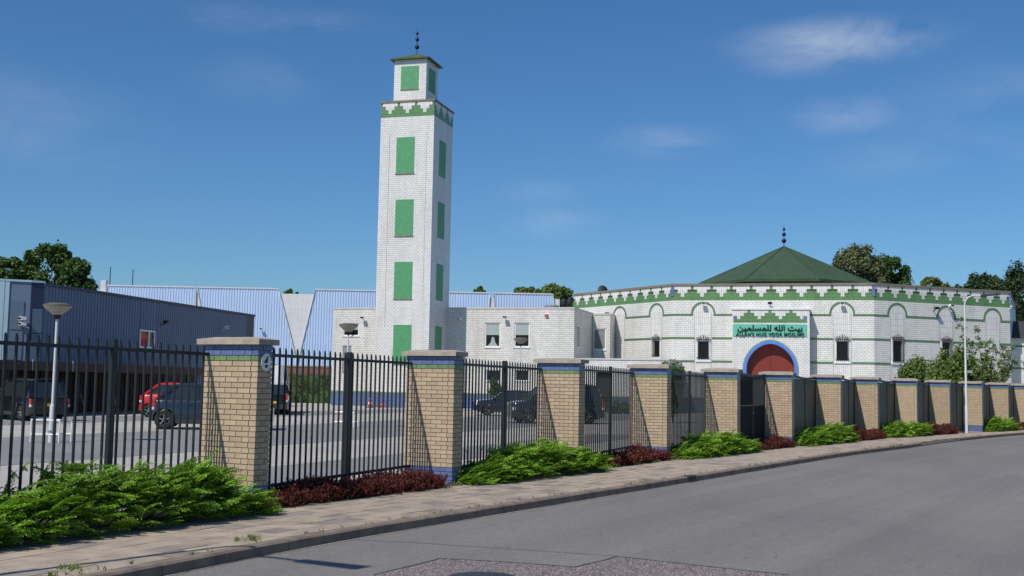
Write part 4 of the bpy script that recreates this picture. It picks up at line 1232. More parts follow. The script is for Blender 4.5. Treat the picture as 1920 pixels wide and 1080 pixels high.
tower_face(q1_, q0, [(.2, .92, 1.0, 2.2, 'glass_panel'), (.2, .92, 2.3, 3.95, 'glass_panel'), (.2, .92, 4.0, 5.2, 'glass_panel')])
zt3 = zB
tower_face(q2_, q1_, [(0.02, .18, .3, zB, 'cladding_pale'), (.25, .76, .4, 2.5, 'glass_panel'), (.25, .76, 2.62, 4.05, 'glass_panel'), (.25, .76, 4.12, 5.55, 'glass_panel')], 'cladding_blue')
tower_face(q3_, q2_, [(.94, 1.0, .3, zB, 'cladding_pale'), (.1, .45, .5, 5.5, 'glass_panel'), (.5, .9, .5, 5.5, 'glass_panel')], 'cladding_blue')
for py, lb in ((601, 'upper white floodlight on the blue tower corner'), (611, 'lower white floodlight on the blue tower corner')):
    p = at(56, py, 57.6); lamp_on_wall(Vector((p.x, p.y - .05, p.z)), lb, 'lamp', R(-40))
p = BF.w(*[BF.hit(300, 605)[0]], -.05) ; u_, z_ = BF.hit(300, 606); lamp_on_wall(BF.w(u_, -.04, z_), 'dark floodlight high on the blue ribbed wall', 'dark', thB)
u_, z_ = BF.hit(415, 616); lamp_on_wall(BF.w(u_, -.04, z_), 'white floodlight near the far end of the blue ribbed wall', 'lamp', thB)

# bicycle shed in front of it
SF = Frame(*at(-60, 700, 47.5)[:2], thB + R(-1.5)); sL = SF.hit(388, 690)[0]
_, zs_ = SF.hit(100, 677); _, zs2_ = SF.hit(379, 691); print('shed', zs_, zs2_, sL)
zs = (zs_ + zs2_) / 2
sh = thing('bicycle_shed', 'long low dark brown bicycle shed in front of the blue building', 'shed', (SF.x, SF.y, 0), SF.th)
MB().box(0, sL, -.06, .02, zs - .42, zs).build('fascia', 'shed_fascia', sh)
MB().box(0, sL, .03, 3.4, zs - .12, zs - .02).build('roof', 'roof_felt', sh)
MB().box(0, sL + 5, 3.3, 3.4, 0, zs - .13).build('back_wall', 'shed_wood', sh)
x = .1; me = MB().box(-.06, .06, .1, .22, -.02, zs - .125).mesh('post', 'shed_wood')
while x < sL: put('post', me, sh, (x, 0, 0)); x += 2.6
x = .0; me = MB().box(0, .12, 3.24, 3.29, .1, zs - .2).mesh('board', 'shed_fascia')
while x < sL - .2: put('board', me, sh, (x, 0, 0)); x += .24 * rnd.choice([1, 1, 2])
for px in (58, 134, 340):
    u_, _ = SF.hit(px, 685); MB().box(u_ - .02, u_ + .02, -.09, -.062, zs - .42, zs + .08).build('bracket', 'galvanised', sh)

# parked bicycles glimpsed inside
def bicycle(x, y, rz, label):
    t = thing('bicycle', label, 'bicycle', (x, y, 0), rz, 'bicycles parked in the shed')
    for wx in (-.52, .52):
        b = MB(); n = 18; b.tube([(wx + .33 * math.cos(2 * math.pi * k / n), 0, .35 + .33 * math.sin(2 * math.pi * k / n)) for k in range(n + 1)], .018, 5, False); b.build('wheel', 'tyre', t)
    b = MB(); P = lambda x, z: (x, 0, z)
    for a, c_ in ((P(-.52, .35), P(-.1, .3)), (P(-.1, .3), P(-.22, .85)), (P(-.22, .82), P(.34, .84)), (P(-.1, .3), P(.36, .8)), (P(-.52, .35), P(-.2, .75)), (P(.52, .35), P(.34, 1.0))): b.tube([a, c_], .02, 6)
    b.build('frame', 'galvanised', t); MB().box(-.34, -.08, -.06, .06, .9, .96).build('saddle', 'black_matte', t)
    MB().tube([(.3, -.28, 1.08), (.36, 0, 1.02), (.3, .28, 1.08)], .015, 5).build('handlebar', 'galvanised', t)
for i, px in enumerate((172, 180, 205, 215, 238)):
    p = at(px, 770, 60 + i * 1.2); bicycle(p.x - 1.0, p.y, R(20 + 12 * i), ['bicycle leaning leftmost in the dark shed', 'second bicycle from the left in the dark shed', 'middle bicycle of the row in the dark shed', 'second bicycle from the right in the dark shed', 'rightmost bicycle in the dark shed, left of the red car'][i])

# hedge and brown wall left of the annex
def leaves(centres, radii, per, size, seed, flat=.6, aspect=.6):
    """numpy leaf cloud: quads scattered in the shells of blobs"""
    g = np.random.default_rng(seed); C = np.repeat(np.array(centres), per, 0); Rr = np.repeat(np.array(radii), per, 0)
    n = len(C); d = g.normal(size=(n, 3)); d /= np.linalg.norm(d, axis=1, keepdims=True)
    r = (g.random(n) ** .5 * (1 + .35 * (g.random(n) < .18) * g.random(n)))[:, None]
    p = C + d * Rr * r + g.normal(size=(n, 3)) * Rr * .10
    nrm = d * .7 + g.normal(size=(n, 3)) * .6 + np.array([0, 0, .45]); nrm /= np.linalg.norm(nrm, axis=1, keepdims=True)
    t = np.cross(nrm, g.normal(size=(n, 3))); t /= np.linalg.norm(t, axis=1, keepdims=True); b = np.cross(nrm, t)
    s = size * (.6 + .8 * g.random(n))[:, None]
    t = t * s * .5; b = b * s * .5 * aspect
    v = np.stack([p - t, p - b * .9 + t * .1, p + t, p + b * .9 + t * .1], 1).reshape(-1, 3)
    return v


def quads(name, v, mat, parent=None, loc=None):
    n = len(v) // 4; me = bpy.data.meshes.new(name); me.vertices.add(len(v)); me.vertices.foreach_set('co', np.ascontiguousarray(v, dtype=np.float32).ravel())
    me.loops.add(len(v)); me.loops.foreach_set('vertex_index', np.arange(len(v), dtype=np.int32))
    me.polygons.add(n); me.polygons.foreach_set('loop_start', np.arange(0, len(v), 4, dtype=np.int32)); me.polygons.foreach_set('loop_total', np.full(n, 4, dtype=np.int32))
    me.materials.append(MATS[mat]); me.update(calc_edges=True); me.validate()
    return put(name, me, parent, loc)


a_ = at(541, 750, 99); c_ = at(622, 750, 97)
hd = thing('clipped_hedge', 'dark green clipped hedge left of the white annex', 'hedge', (a_.x, a_.y, 0))
L = c_.x - a_.x; Hh = at(580, 697, 98).z
cs = [(x + rnd.uniform(-.2, .2), rnd.uniform(0, .9), z) for x in np.arange(.1, L, .35) for z in np.arange(.2, Hh - .2, .35)]
quads('foliage', leaves(cs, [(.3, .3, .3)] * len(cs), 60, .12, 5), 'leaf_conifer', hd)
MB().box(0, L, .3, .9, 0, Hh - .3).build('hedge_core', 'leaf_dark', hd)
bw = thing('brown_wall', 'long low brown brick wall under the blue hall, behind the hedge', 'wall', (at(380, 700, 108).x, 108, 0))
zz = at(600, 686, 108).z; MB().box(0, 16, 0, .4, -.02, zz - .15).build('wall', 'brown_brick_far', bw); MB().box(-.05, 16.05, -.05, .45, zz - .15, zz).build('coping', 'coping', bw)

# ------------------------------------------------------------ trees
def tree(name, label, px, ytop, ybase_px, Y, halfw, mat, seed, blobs=26, per=330, leaf=.34, group=None, shape='round', trunk=True):
    g = random.Random(seed); base = at(px, 700, Y); top = at(px, ytop, Y).z
    low = at(px, ybase_px, Y).z
    low = max(low - 1.0, 1.2)
    t = thing(name, label, 'tree', (base.x, Y, 0), 0, group)
    nx = 0
    hwm = halfw * 1.12 / FPX * Y; H = top - low; cz = (top + low) / 2
    C = []; Rd = []; blobs = int(blobs * 1.9); per = int(per * .62)
    for k in range(blobs):
        th = g.uniform(0, 2 * math.pi); zz = g.uniform(-1, 1); rr = math.sqrt(max(0, 1 - zz * zz * .8)) * g.uniform(.35, .92)
        sz = g.uniform(.12, .30)
        if shape == 'cone':
            f = (zz + 1) / 2; rr = (1 - f) * .9 * g.uniform(.3, 1) + .05
        C.append((hwm * rr * math.cos(th), hwm * rr * math.sin(th) * .8, cz + H * .5 * zz * (.84 if shape != 'cone' else .93))); Rd.append((hwm * sz, hwm * sz, H * .5 * sz * .95))
    for k in range(9):
        f = g.uniform(-.72, .72); C.append((hwm * f, hwm * g.uniform(-.3, .3), cz + H * .5 * (.86 - .55 * abs(f) ** 1.6) * g.uniform(.86, 1))); Rd.append((hwm * .16, hwm * .16, H * .09))
    C.append((0, 0, cz)); Rd.append((hwm * .55, hwm * .5, H * .33))
    v = leaves(C, Rd, per, leaf, seed)
    # a few stray sprays beyond the outline
    quads('crown', v, mat, t)
    if trunk:
        b = MB(); r0 = max(.12, H * .03); b.tube([(0, 0, -.05), (.05, 0, low * .6), (0, .1, cz), (.1, 0, top - H * .15)], [r0, r0 * .8, r0 * .5, r0 * .15], 8)
        for k in range(6):
            c = C[k]; z0 = low * .7 + (cz - low * .7) * k / 6; b.tube([(0, 0, z0), (c[0] * .5, c[1] * .5, (z0 + c[2]) / 2 + .2), c], [r0 * .4, r0 * .25, r0 * .08], 6)
        b.build('trunk', 'bark', t)
    return t


GT = 'trees behind the buildings'
tree('broadleaf_tree', 'tallest dark tree behind the blue building at the left', 78, 458, 545, 96, 52, 'leaf_dark', 11, 22, 420, .30, GT)
tree('broadleaf_tree', 'dark tree at the far left picture edge', 8, 482, 545, 97, 44, 'leaf_dark', 12, 16, 400, .30, GT)
tree('broadleaf_tree', 'dark tree right of the tallest one, sloping down to the roof', 135, 484, 550, 95, 36, 'leaf_dark', 13, 16, 380, .30, GT)
tree('broadleaf_tree', 'small treetop peeping over the white wedge of the blue hall', 541, 541, 572, 150, 16, 'leaf_dark', 14, 8, 200, .3, GT)
tree('broadleaf_tree', 'narrow green treetop above the blue hall right of the minaret', 897, 537, 572, 150, 13, 'leaf_bright', 15, 8, 160, .35, GT, 'cone')
tree('broadleaf_tree', 'treetop above the blue hall, left one of the pair beside the prayer hall', 985, 536, 578, 145, 30, 'leaf_mid', 16, 20, 260, .4, GT)
tree('broadleaf_tree', 'treetop above the blue hall, touching the prayer hall corner', 1040, 534, 578, 140, 38, 'leaf_mid', 17, 24, 300, .4, GT)
tree('birch_tree', 'olive green birch behind the right slope of the green roof', 1612, 460, 580, 125, 50, 'leaf_olive', 18, 32, 420, .34, GT)
tree('broadleaf_tree', 'dark green tree just right of the olive birch', 1666, 480, 580, 128, 44, 'leaf_dark', 19, 28, 420, .34, GT)
tree('broadleaf_tree', 'small yellow green treetop over the right part of the hall', 1752, 519, 565, 150, 28, 'leaf_yellow', 20, 12, 260, .4, GT)
tree('broadleaf_tree', 'very small dark treetop peeping over the coping on the right', 1798, 533, 565, 150, 14, 'leaf_dark', 26, 8, 160, .4, GT)
tree('conifer_tree', 'dark spreading conifer left of the big one at the right edge', 1852, 512, 600, 118, 44, 'leaf_conifer', 21, 30, 420, .30, GT)
tree('conifer_tree', 'big dark conifer at the right edge behind the hall', 1925, 490, 740, 112, 46, 'leaf_conifer', 22, 34, 600, .30, GT, )
tree('conifer_tree', 'dark conifer beside the big one, close against the hall corner', 1905, 545, 700, 104, 20, 'leaf_conifer', 23, 20, 420, .26, GT)

# large bush, small open tree and sapling in front of the mosque
def bush(name, label, px, ytop, Y, halfw, mat, seed, blobs, per, leaf, cat='bush'):
    g = random.Random(seed); base = at(px, 700, Y); top = at(px, ytop, Y).z; hwm = halfw * 1.15 / FPX * Y; blobs = int(blobs * 1.8)
    t = thing(name, label, cat, (base.x, Y, 0)); C = []; Rd = []
    for k in range(blobs):
        x = g.uniform(-1, 1); zmax = top * (1 - .45 * abs(x) ** 2.2) * g.uniform(.7, 1); C.append((x * hwm * .9, g.uniform(-.8, .8) * hwm * .5, zmax - .35)); Rd.append((hwm * .22, hwm * .22, top * .16))
        C.append((x * hwm * .85, g.uniform(-.8, .8) * hwm * .5, g.uniform(.2, zmax))); Rd.append((hwm * .25, hwm * .25, top * .2))
    quads('foliage', leaves(C, Rd, per, leaf, seed), mat, t)
    b = MB()
    for k in range(7): c = C[2 * k]; b.tube([(c[0] * .2, c[1] * .2, -.05), (c[0] * .6, c[1] * .6, c[2] * .5), c], [.05, .03, .012], 5)
    b.build('stems', 'bark', t)
    return t
bush('large_bush', 'broad green bush in front of the right facet, left part', 1728, 668, 76, 48, 'leaf_mid', 31, 18, 240, .19)
bush('large_bush', 'broad bright green bush behind the white street lamp', 1795, 652, 74, 46, 'leaf_mid', 32, 20, 240, .20)


def open_tree(label, px, ytop, Y, limbs, seed, mat='leaf_bright', leaf=.14, nl=55, cluster=.22):
    g = random.Random(seed); base = at(px, 700, Y); t = thing('young_tree', label, 'tree', (base.x, Y, 0))
    b = MB(); C = []; Rd = []
    for (lx, ly, w0) in limbs:
        e = at(lx, ly, Y + g.uniform(-.8, .8)); ex, ey, ez_ = e.x - base.x, e.y - base.y, e.z
        z0 = g.uniform(.6, 1.5); pts = [(0, 0, 0), (0, 0, z0)]
        for k in (1, 2, 3, 4):
            f = k / 4; pts.append((ex * f ** .9 + g.uniform(-.12, .12), ey * f + g.uniform(-.1, .1), z0 + (ez_ - z0) * f ** 1.1))
        b.tube(pts, [.06, .05, .04, .03, .018, .008], 5)
        for k in range(2, 6):
            p, q = Vector(pts[k - 1]), Vector(pts[k])
            for m in range(5):
                c = p.lerp(q, m / 5) + Vector((g.uniform(-.2, .2), g.uniform(-.2, .2), g.uniform(-.12, .15))); C.append(tuple(c)); Rd.append((cluster, cluster, cluster))
    b.build('trunk', 'bark', t); quads('crown', leaves(C, Rd, nl, leaf, seed), mat, t)
open_tree('young open tree with loose leafy limbs against the right facet', 1858, 596, 72,
          [(1795, 590, 1), (1812, 630, 1), (1833, 607, 1), (1842, 640, 1), (1862, 634, 1), (1850, 660, 1), (1880, 645, 1), (1898, 648, 1), (1905, 668, 1), (1885, 690, 1), (1820, 670, 1), (1868, 680, 1)], 41, 'leaf_mid', .15, 30, .20)
open_tree('small sapling just above the fourth pillar', 1262, 675, 60, [(1252, 676, 1), (1262, 684, 1), (1274, 683, 1), (1258, 700, 1), (1270, 710, 1)], 42, 'leaf_bright', .15, 44, .22)
open_tree('small green shrub beside the annex plinth', 932, 710, 84, [(928, 712, 1), (936, 722, 1), (924, 735, 1), (945, 730, 1)], 43, 'leaf_bright', .16, 26, .22)

bush('flower_bush', 'low leafy bush with pale flowers before the porch plinth', 1166, 748, 79, 22, 'leaf_bright', 44, 10, 120, .14)
# ------------------------------------------------------------ lamps in the car park
def park_lamp(px, ybase, yc0, yc1, label, guard=True):
    d = sight(px, ybase); t_ = -EYE / d.z; X, Y = d.x * t_, d.y * t_
    z1 = at(px, yc0, Y).z; z0 = at(px, yc1, Y).z
    t = thing('park_lamp', label, 'lamp', (X, Y, 0), 0, 'lamps in the car park')
    MB().lathe([(.075, -.02), (.07, 1.0), (.04, 1.02), (.035, z0)], 10).build('pole', 'pole_white', t, smooth=40)
    h = z1 - z0
    MB().lathe([(.05, z0 - .02), (.10, z0 + .02), (.11, z0 + .1)], 16).build('lamp_collar', 'black_matte', t)
    MB().lathe([(.11, z0 + .1), (.36, z0 + h * .72), (.37, z0 + h * .8)], 20).build('lamp_shade', 'lamp_shade', t, smooth=30)
    MB().lathe([(.385, z0 + h * .8), (.385, z0 + h * .88), (.2, z0 + h), (.01, z0 + h)], 20).build('lamp_top', 'lamp_top', t)
    if guard:
        g_ = thing('lamp_guard', 'white tube guard around the foot of the ' + label.split(',')[0], 'guard', (X, Y, 0), R(-10), 'white tube guards round lamp feet')
        for sx in (-.42, .42):
            MB().tube([(sx, -.3, 0), (sx, -.3, .62), (sx, .3, .62), (sx, .3, 0)], .022, 6).build('hoop', 'white_metal', g_)
        for sy in (-.3, .3):
            for z in (.6, .22): MB().tube([(-.42, sy, z), (.42, sy, z)], .02, 6).build('cross_bar', 'white_metal', g_)
    return t
park_lamp(95, 829, 568, 597, 'white lamp at the left, nearest of three with a cone shaped head')
park_lamp(648, 801, 606, 627, 'white lamp in front of the annex, middle one of the three')
park_lamp(974, 786, 633, 648, 'lamp in front of the two annex windows, farthest of three', False)

# white street lamps on the pavement
def street_lamp(x, y, h, rz, label):
    t = thing('street_lamp', label, 'street lamp', (x, y, 0), rz, 'white street lamps on the pavement')
    MB().lathe([(.068, -.05), (.068, 1.2), (.05, 1.25), (.038, h - .5)], 12).build('pole', 'pole_white', t, smooth=40)
    pts = [(0, 0, h - .5)] + [(.42 * (1 - math.cos(a)), 0, h - .5 + .42 * math.sin(a)) for a in [R(k) for k in range(10, 91, 10)]] + [(.75, 0, h - .07)]
    MB().tube(pts, .034, 10).build('arm', 'pole_white', t, smooth=50)
    b = MB(); b.add([(.7, -.07, h - .12), (1.55, -.12, h - .05), (1.55, .12, h - .05), (.7, .07, h - .12), (.7, -.07, h - .02), (1.55, -.12, h + .01), (1.55, .12, h + .01), (.7, .07, h - .02)],
          [(3, 2, 1, 0), (4, 5, 6, 7), (0, 1, 5, 4), (1, 2, 6, 5), (2, 3, 7, 6), (3, 0, 4, 7)]); b.build('lamp_head', 'cladding_dark', t)
    return t
pl = gpt(1812.5, 812, 0); zt_ = at(1812, 551, pl.y).z
print('lamp', pl, zt_)
sl_ = street_lamp(pl.x, pl.y, zt_, R(-8), 'white street lamp with curved arm and flat dark head near the far gate')
MB().box(.06, .30, -.03, .03, 2.72, 2.84).build('small_bracket', 'galvanised', sl_)
street_lamp(-5.85, 8.6, 6.0, R(-32), 'white street lamp outside the left picture edge that throws a shadow on the road')

# ------------------------------------------------------------ cars
def car(label, cat, mat, px, Y, heading, L=4.2, Wd=1.74, H=1.48, hood=.95, style='hatch', lift=.0, anchor=0., name='parked_car', wheel=.31, plate=True, lower=None, x=None, rails=True, rear=.80):
    """x forward, origin mid-car on the ground; heading = direction the nose points"""
    if x is None: x = (px - 960) / FPX * Y
    t = thing(name, label, cat, (x, Y, 0), heading)
    hl = L / 2; xf, xr = hl - .82, -hl + rear; cl = .2 + lift; wr_ = wheel; ra = wr_ + .06
    belt = .93 + lift + (.12 if style in ('suv', 'mpv', 'van') else 0)
    # key x positions of the greenhouse
    if style == 'hatch': wb, wt, rt2, rb2 = hl - 1.05, hl - 1.75, -hl + .75, -hl + .25
    elif style == 'suv': wb, wt, rt2, rb2 = hl - 1.05, hl - 1.75, -hl + .85, -hl + .20
    elif style == 'mpv': wb, wt, rt2, rb2 = hl - .75, hl - 1.7, -hl + .35, -hl + .10
    elif style == 'wagon': wb, wt, rt2, rb2 = hl - 1.05, hl - 1.85, -hl + .5, -hl + .12
    else: wb, wt, rt2, rb2 = hl - .6, hl - 1.35, -hl + .06, -hl + .02
    xs = sorted(set([round(v, 3) for v in list(np.linspace(-hl, hl, 45)) + [xf + ra * math.cos(R(a)) for a in range(0, 181, 15)] + [xr + ra * math.cos(R(a)) for a in range(0, 181, 15)]]))
    def top(xx):
        if xx >= wb: f = (xx - wb) / (hl - wb); return belt + .02 - (belt - hood + .12) * f ** 1.4 * .9 - (.10 if f > .96 else 0)
        if xx <= rb2: return belt - .04
        return belt
    def halfw(xx):
        f = abs(xx) / hl; return Wd / 2 * (1 - .10 * max(0, (f - .78) / .22) ** 2 - (.03 if f > .985 else 0))
    def zb(xx):
        z = cl + (.08 if abs(xx) > hl - .25 else 0)
        for w in (xf, xr):
            if abs(xx - w) < ra - 1e-6: z = max(z, wr_ + math.sqrt(ra * ra - (xx - w) ** 2) * .98)
        return z
    rings = []
    for xx in xs:
        w = halfw(xx); zt2 = top(xx); z0 = zb(xx); zm = min(max(z0 + .02, .55 + lift), zt2 - .12)
        half = [(0, z0), (w * .93, z0), (w * .985, z0 + .03), (w, zm), (w * .985, zt2 - .09), (w * .93, zt2 - .015), (w * .6, zt2 + .012), (0, zt2 + .02)]
        rings.append([(xx, y, z) for y, z in half] + [(xx, -y, z) for y, z in half[-2:0:-1]])
    b = MB(); nr_ = len(rings[0])
    for r_ in rings: b.v += r_
    for i in range(len(rings) - 1):
        for j in range(nr_):
            a = i * nr_ + j; c_ = i * nr_ + (j + 1) % nr_; b.f.append((a, c_, c_ + nr_, a + nr_))
    b.f.append(tuple(range(nr_ - 1, -1, -1))); b.f.append(tuple((len(rings) - 1) * nr_ + j for j in range(nr_)))
    body = b.build('body', mat, t, smooth=35)
    # greenhouse
    wl, wu = Wd / 2 * .93, Wd / 2 * .74; Hr = H
    lowp = [(wb, wl * .9), (wt + .25, wl), (rb2 + .3, wl), (rb2, wl * .88)]
    g = MB()
    q = [(wb, wl * .93, belt), (rb2, wl * .93, belt), (rt2, wu, Hr - .05), (wt, wu, Hr - .05)]
    vs = [(a, y, z) for a, y, z in q] + [(a, -y, z) for a, y, z in q]
    g.add(vs, [(0, 3, 2, 1), (4, 5, 6, 7), (0, 4, 7, 3), (1, 2, 6, 5), (3, 7, 6, 2)]); g.build('windows', 'car_glass', t)
    # roof skin
    g = MB(); rr = []
    n = 8
    for k in range(n + 1):
        xx = wt + .06 + (rt2 - .10 - wt) * k / n; crown = .035 * (1 - (2 * k / n - 1) ** 2)
        rr.append([(xx, wu + .02, Hr - .075 + crown * .3), (xx, wu - .06, Hr - .02 + crown), (xx, 0, Hr + crown), (xx, -wu + .06, Hr - .02 + crown), (xx, -wu - .02, Hr - .075 + crown * .3)])
    for r_ in rr: g.v += r_
    for i in range(n):
        for j in range(4): a = i * 5 + j; g.f.append((a, a + 1, a + 6, a + 5))
    g.build('roof', mat, t, smooth=50)
    # pillars
    g = MB()
    for sy in (-1, 1):
        A = Vector((wb, sy * (wl * .93 + .008), belt)); B = Vector((wt, sy * (wu + .008), Hr - .05)); C_ = Vector((rb2, sy * (wl * .93 + .008), belt)); D_ = Vector((rt2, sy * (wu + .008), Hr - .05))
        g.bar(A, B, .07, .05); g.bar(C_, D_, .14 if style != 'van' else .3, .10)
        xm = (wb + rb2) / 2 - .02
        for xx in ((xm, xm - 1.05) if style in ('wagon', 'mpv', 'suv') else (xm,)):
            if xx > rb2 + .25: g.bar((xx, sy * (wl * .93 + .01), belt), (min(xx - .03, wt), sy * (wu + .01), Hr - .05), .07, .03)
        g.bar(A.lerp(C_, 0) + Vector((0, 0, .02)), C_ + Vector((0, 0, .02)), .03, .05); g.bar(B, D_, .04, .05)
    g.build('window_pillar', mat, t)
    if style == 'van':
        for sy in (-1, 1):
            g = MB(); g.add([(wt - .7, sy * (wl * .93 + .015), belt), (rb2, sy * (wl * .93 + .015), belt), (rt2, sy * (wu + .015), Hr - .05), (wt - .75, sy * (wu + .015), Hr - .05)], [(0, 1, 2, 3)]); g.build('cargo_panel', mat, t)
        g = MB(); g.add([(rb2 - .01, -wl * .9, belt), (rb2 - .01, wl * .9, belt), (rt2 - .01, wu, Hr - .05), (rt2 - .01, -wu, Hr - .05)], [(0, 1, 2, 3)]); g.build('rear_doors', mat, t)
    # wheels
    for wx in (xf, xr):
        for sy in (-1, 1):
            y0 = Wd / 2 - .2
            w = MB(); n = 24
            prof = [(.19, 0), (wr_ - .04, 0), (wr_, .03), (wr_, .17), (wr_ - .04, .2), (.19, .2)]
            for r_, yy in prof:
                for k in range(n): a = 2 * math.pi * k / n; w.v.append((r_ * math.cos(a), sy * (y0 + yy), wr_ + r_ * math.sin(a)))
            for i in range(len(prof) - 1):
                for k in range(n): a = i * n + k; c_ = i * n + (k + 1) % n; w.f.append((a, c_, c_ + n, a + n))
            wo_ = w.build('wheel', 'tyre', t, loc=(wx, 0, 0))
            r_ = MB(); yo = sy * (y0 + .165)
            for k in range(n): a = 2 * math.pi * k / n; r_.v.append((.205 * math.cos(a), sy * (y0 + .11), wr_ + .205 * math.sin(a)))
            r_.f.append(tuple(range(n)))
            r_.build('wheel_well', 'black_matte', wo_)
            r_ = MB()
            for k in range(n):
                a, c_ = 2 * math.pi * k / n, 2 * math.pi * (k + 1) / n
                r_.add([(.215 * math.cos(a), yo, wr_ + .215 * math.sin(a)), (.215 * math.cos(c_), yo, wr_ + .215 * math.sin(c_)), (.18 * math.cos(c_), yo, wr_ + .18 * math.sin(c_)), (.18 * math.cos(a), yo, wr_ + .18 * math.sin(a))], [(0, 1, 2, 3)])
            for k in range(5):
                a = 2 * math.pi * k / 5 + .3; r_.bar((.02 * math.cos(a), yo, wr_ + .02 * math.sin(a)), (.2 * math.cos(a), yo, wr_ + .2 * math.sin(a)), .055, .03)
            r_.build('rim', 'rim', wo_)
    # sills, bumpers, lights, plate, mirrors, handles
    for sy in (-1, 1):
      g = MB(); g.box(xr + ra + .02, xf - ra - .02, sy * Wd / 2 - .02 if sy > 0 else -Wd / 2 - .012, sy * Wd / 2 + .012 if sy > 0 else -Wd / 2 + .02, cl + .02, cl + .16)
      g.build('sill_trim', 'car_plastic', t)
    g = MB(); g.box(-hl - .03, -hl + .06, -Wd / 2 * .86, Wd / 2 * .86, .32 + lift, .55 + lift); g.build('rear_bumper', 'car_plastic' if style != 'hatch' else mat, t)
    g = MB(); g.box(hl - .06, hl + .02, -Wd / 2 * .84, Wd / 2 * .84, .28 + lift, .48 + lift); g.build('front_bumper', mat, t)
    for sy in (-1, 1):
        yA = sy * Wd / 2 * .86
        g = MB(); g.box(-hl + .01, -hl + .16, min(yA, yA + sy * .075), max(yA, yA + sy * .075), belt - .26, belt - .03 if style in ('hatch', 'wagon', 'suv') else belt + .1); g.build('tail_light', 'tail_red', t)
        g = MB(); g.box(-hl + .008, -hl + .14, min(yA, yA + sy * .077), max(yA, yA + sy * .077), belt - .36, belt - .262); g.build('reversing_light', 'tail_clear', t)
        g = MB(); g.box(hl - .22, hl - .02, min(yA, yA + sy * .08), max(yA, yA + sy * .08), .62 + lift, .76 + lift); g.build('headlight', 'tail_clear', t)
        g = MB(); g.box(wb - .28, wb - .12, sy * (Wd / 2 + .02) - .07, sy * (Wd / 2 + .02) + .07, belt + .01, belt + .14); g.build('mirror', mat, t)
        for dx in (.25, -.75): MB().box(dx - .09, dx + .09, sy * (Wd / 2 + .004) - .012, sy * (Wd / 2 + .004) + .012, belt - .17, belt - .135).build('door_handle', mat, t)
        for dx in (wb - .2, (wb + rb2) / 2, (wb + rb2) / 2 - 1.02):
            if dx > xr + ra: MB().box(dx - .006, dx + .006, sy * Wd / 2 - .004, sy * Wd / 2 + .004, cl + .2, belt - .08).build('door_seam', 'black_matte', t)
    if plate: MB().box(-hl - .045, -hl - .031, -.26, .26, .60 + lift, .72 + lift).build('number_plate', 'plate_yellow', t)
    if rails and style in ('wagon', 'mpv'):
        for sy in (-1, 1): MB().tube([(wt - .2, sy * (wu - .04), Hr - .0), (wt - .35, sy * (wu - .04), Hr + .05), (rt2 + .35, sy * (wu - .04), Hr + .05), (rt2 + .2, sy * (wu - .04), Hr)], .015, 5).build('roof_rail', 'black_matte', t)
    return t


# black estate at the left, rear corner towards us
pR = at(76, 780, 46.2)
h = R(180 - 47)
L_ = 4.3; car('black estate car with yellow plate, tail towards us, far left', 'car', 'car_black', 0, pR.y + 2.0, R(139), L=L_, H=1.66, Wd=1.74, style='wagon', x=pR.x - 1.48, wheel=.31)
car('small red hatchback parked beyond the dark blue car', 'car', 'car_red', 322, 55.0, R(4), L=3.5, Wd=1.64, H=1.60, style='suv', rear=.45, x=at(338, 770, 55).x, wheel=.29, name='red_hatchback')
car('dark blue black hatchback half hidden by the nearest pillar', 'car', 'car_blue', 400, 42.2, R(8), L=4.25, Wd=1.78, H=1.62, style='suv', rear=.5, x=at(400, 790, 42.2).x, wheel=.335, name='dark_hatchback')
car('tall white van behind the black car right of the nearest pillar', 'van', 'car_white', 500, 67.5, R(95), L=5.2, Wd=2.0, H=2.75, style='van', x=at(505, 770, 67.5).x, wheel=.34, name='white_van')
car('black car seen from behind in front of the white van', 'car', 'car_black', 507, 63.8, R(98), L=4.2, Wd=1.76, H=1.66, style='mpv', x=at(513, 775, 63.8).x, wheel=.32, name='black_car')
car('dark blue hatchback with its nose to the left, behind the second fence bay', 'car', 'car_blue', 950, 69.0, R(186), L=4.1, Wd=1.74, H=1.48, style='hatch', x=at(951, 775, 69).x, wheel=.30, name='blue_hatchback')
car('dark green people carrier with its nose to the left, behind the third pillar', 'car', 'car_teal', 1040, 56.0, R(194), L=4.6, Wd=1.82, H=1.86, hood=1.02, style='mpv', x=at(1038, 790, 56).x, wheel=.32, name='people_carrier')

# traffic cone and things near the plinth
p = gpt(694, 764, 0); tcn = thing('traffic_cone', 'upright red and white traffic cone beside the blue plinth', 'traffic cone', (p.x, p.y, 0))
MB().box(-.25, .25, -.25, .25, 0, .05).build('base', 'black_matte', tcn)
for k, (z0, z1, m) in enumerate([(.05, .25, 'cone_red'), (.25, .42, 'white_frame'), (.42, .6, 'cone_red'), (.6, .74, 'white_frame'), (.74, .98, 'cone_red')]):
    rr_ = lambda z: .2 - .16 * z; MB().lathe([(rr_(z0), z0), (rr_(z1), z1)], 14).build('cone_band', m, tcn)
p = gpt(713, 764, 0); q = thing('fallen_cone', 'small red cone lying on its side right of the standing cone', 'traffic cone', (p.x, p.y, .16))
o = MB().lathe([(.18, 0), (.17, .03), (.12, .05), (.03, .5)], 12).build('cone', 'cone_red', q); o.rotation_euler = (R(86), 0, R(60))
p = gpt(702, 764, 0); q = thing('marker_post', 'thin white marker post between the cones', 'post', (p.x, p.y, 0))
MB().tube([(0, 0, 0), (0, 0, 1.15)], .035, 8).build('post', 'white_metal', q)
p = gpt(702.5, 799, 0); q = thing('tube_post', 'short white tube post standing alone right of the middle lamp', 'post', (p.x, p.y, 0))
MB().tube([(0, 0, 0), (0, 0, .75)], .03, 8).build('post', 'white_metal', q)

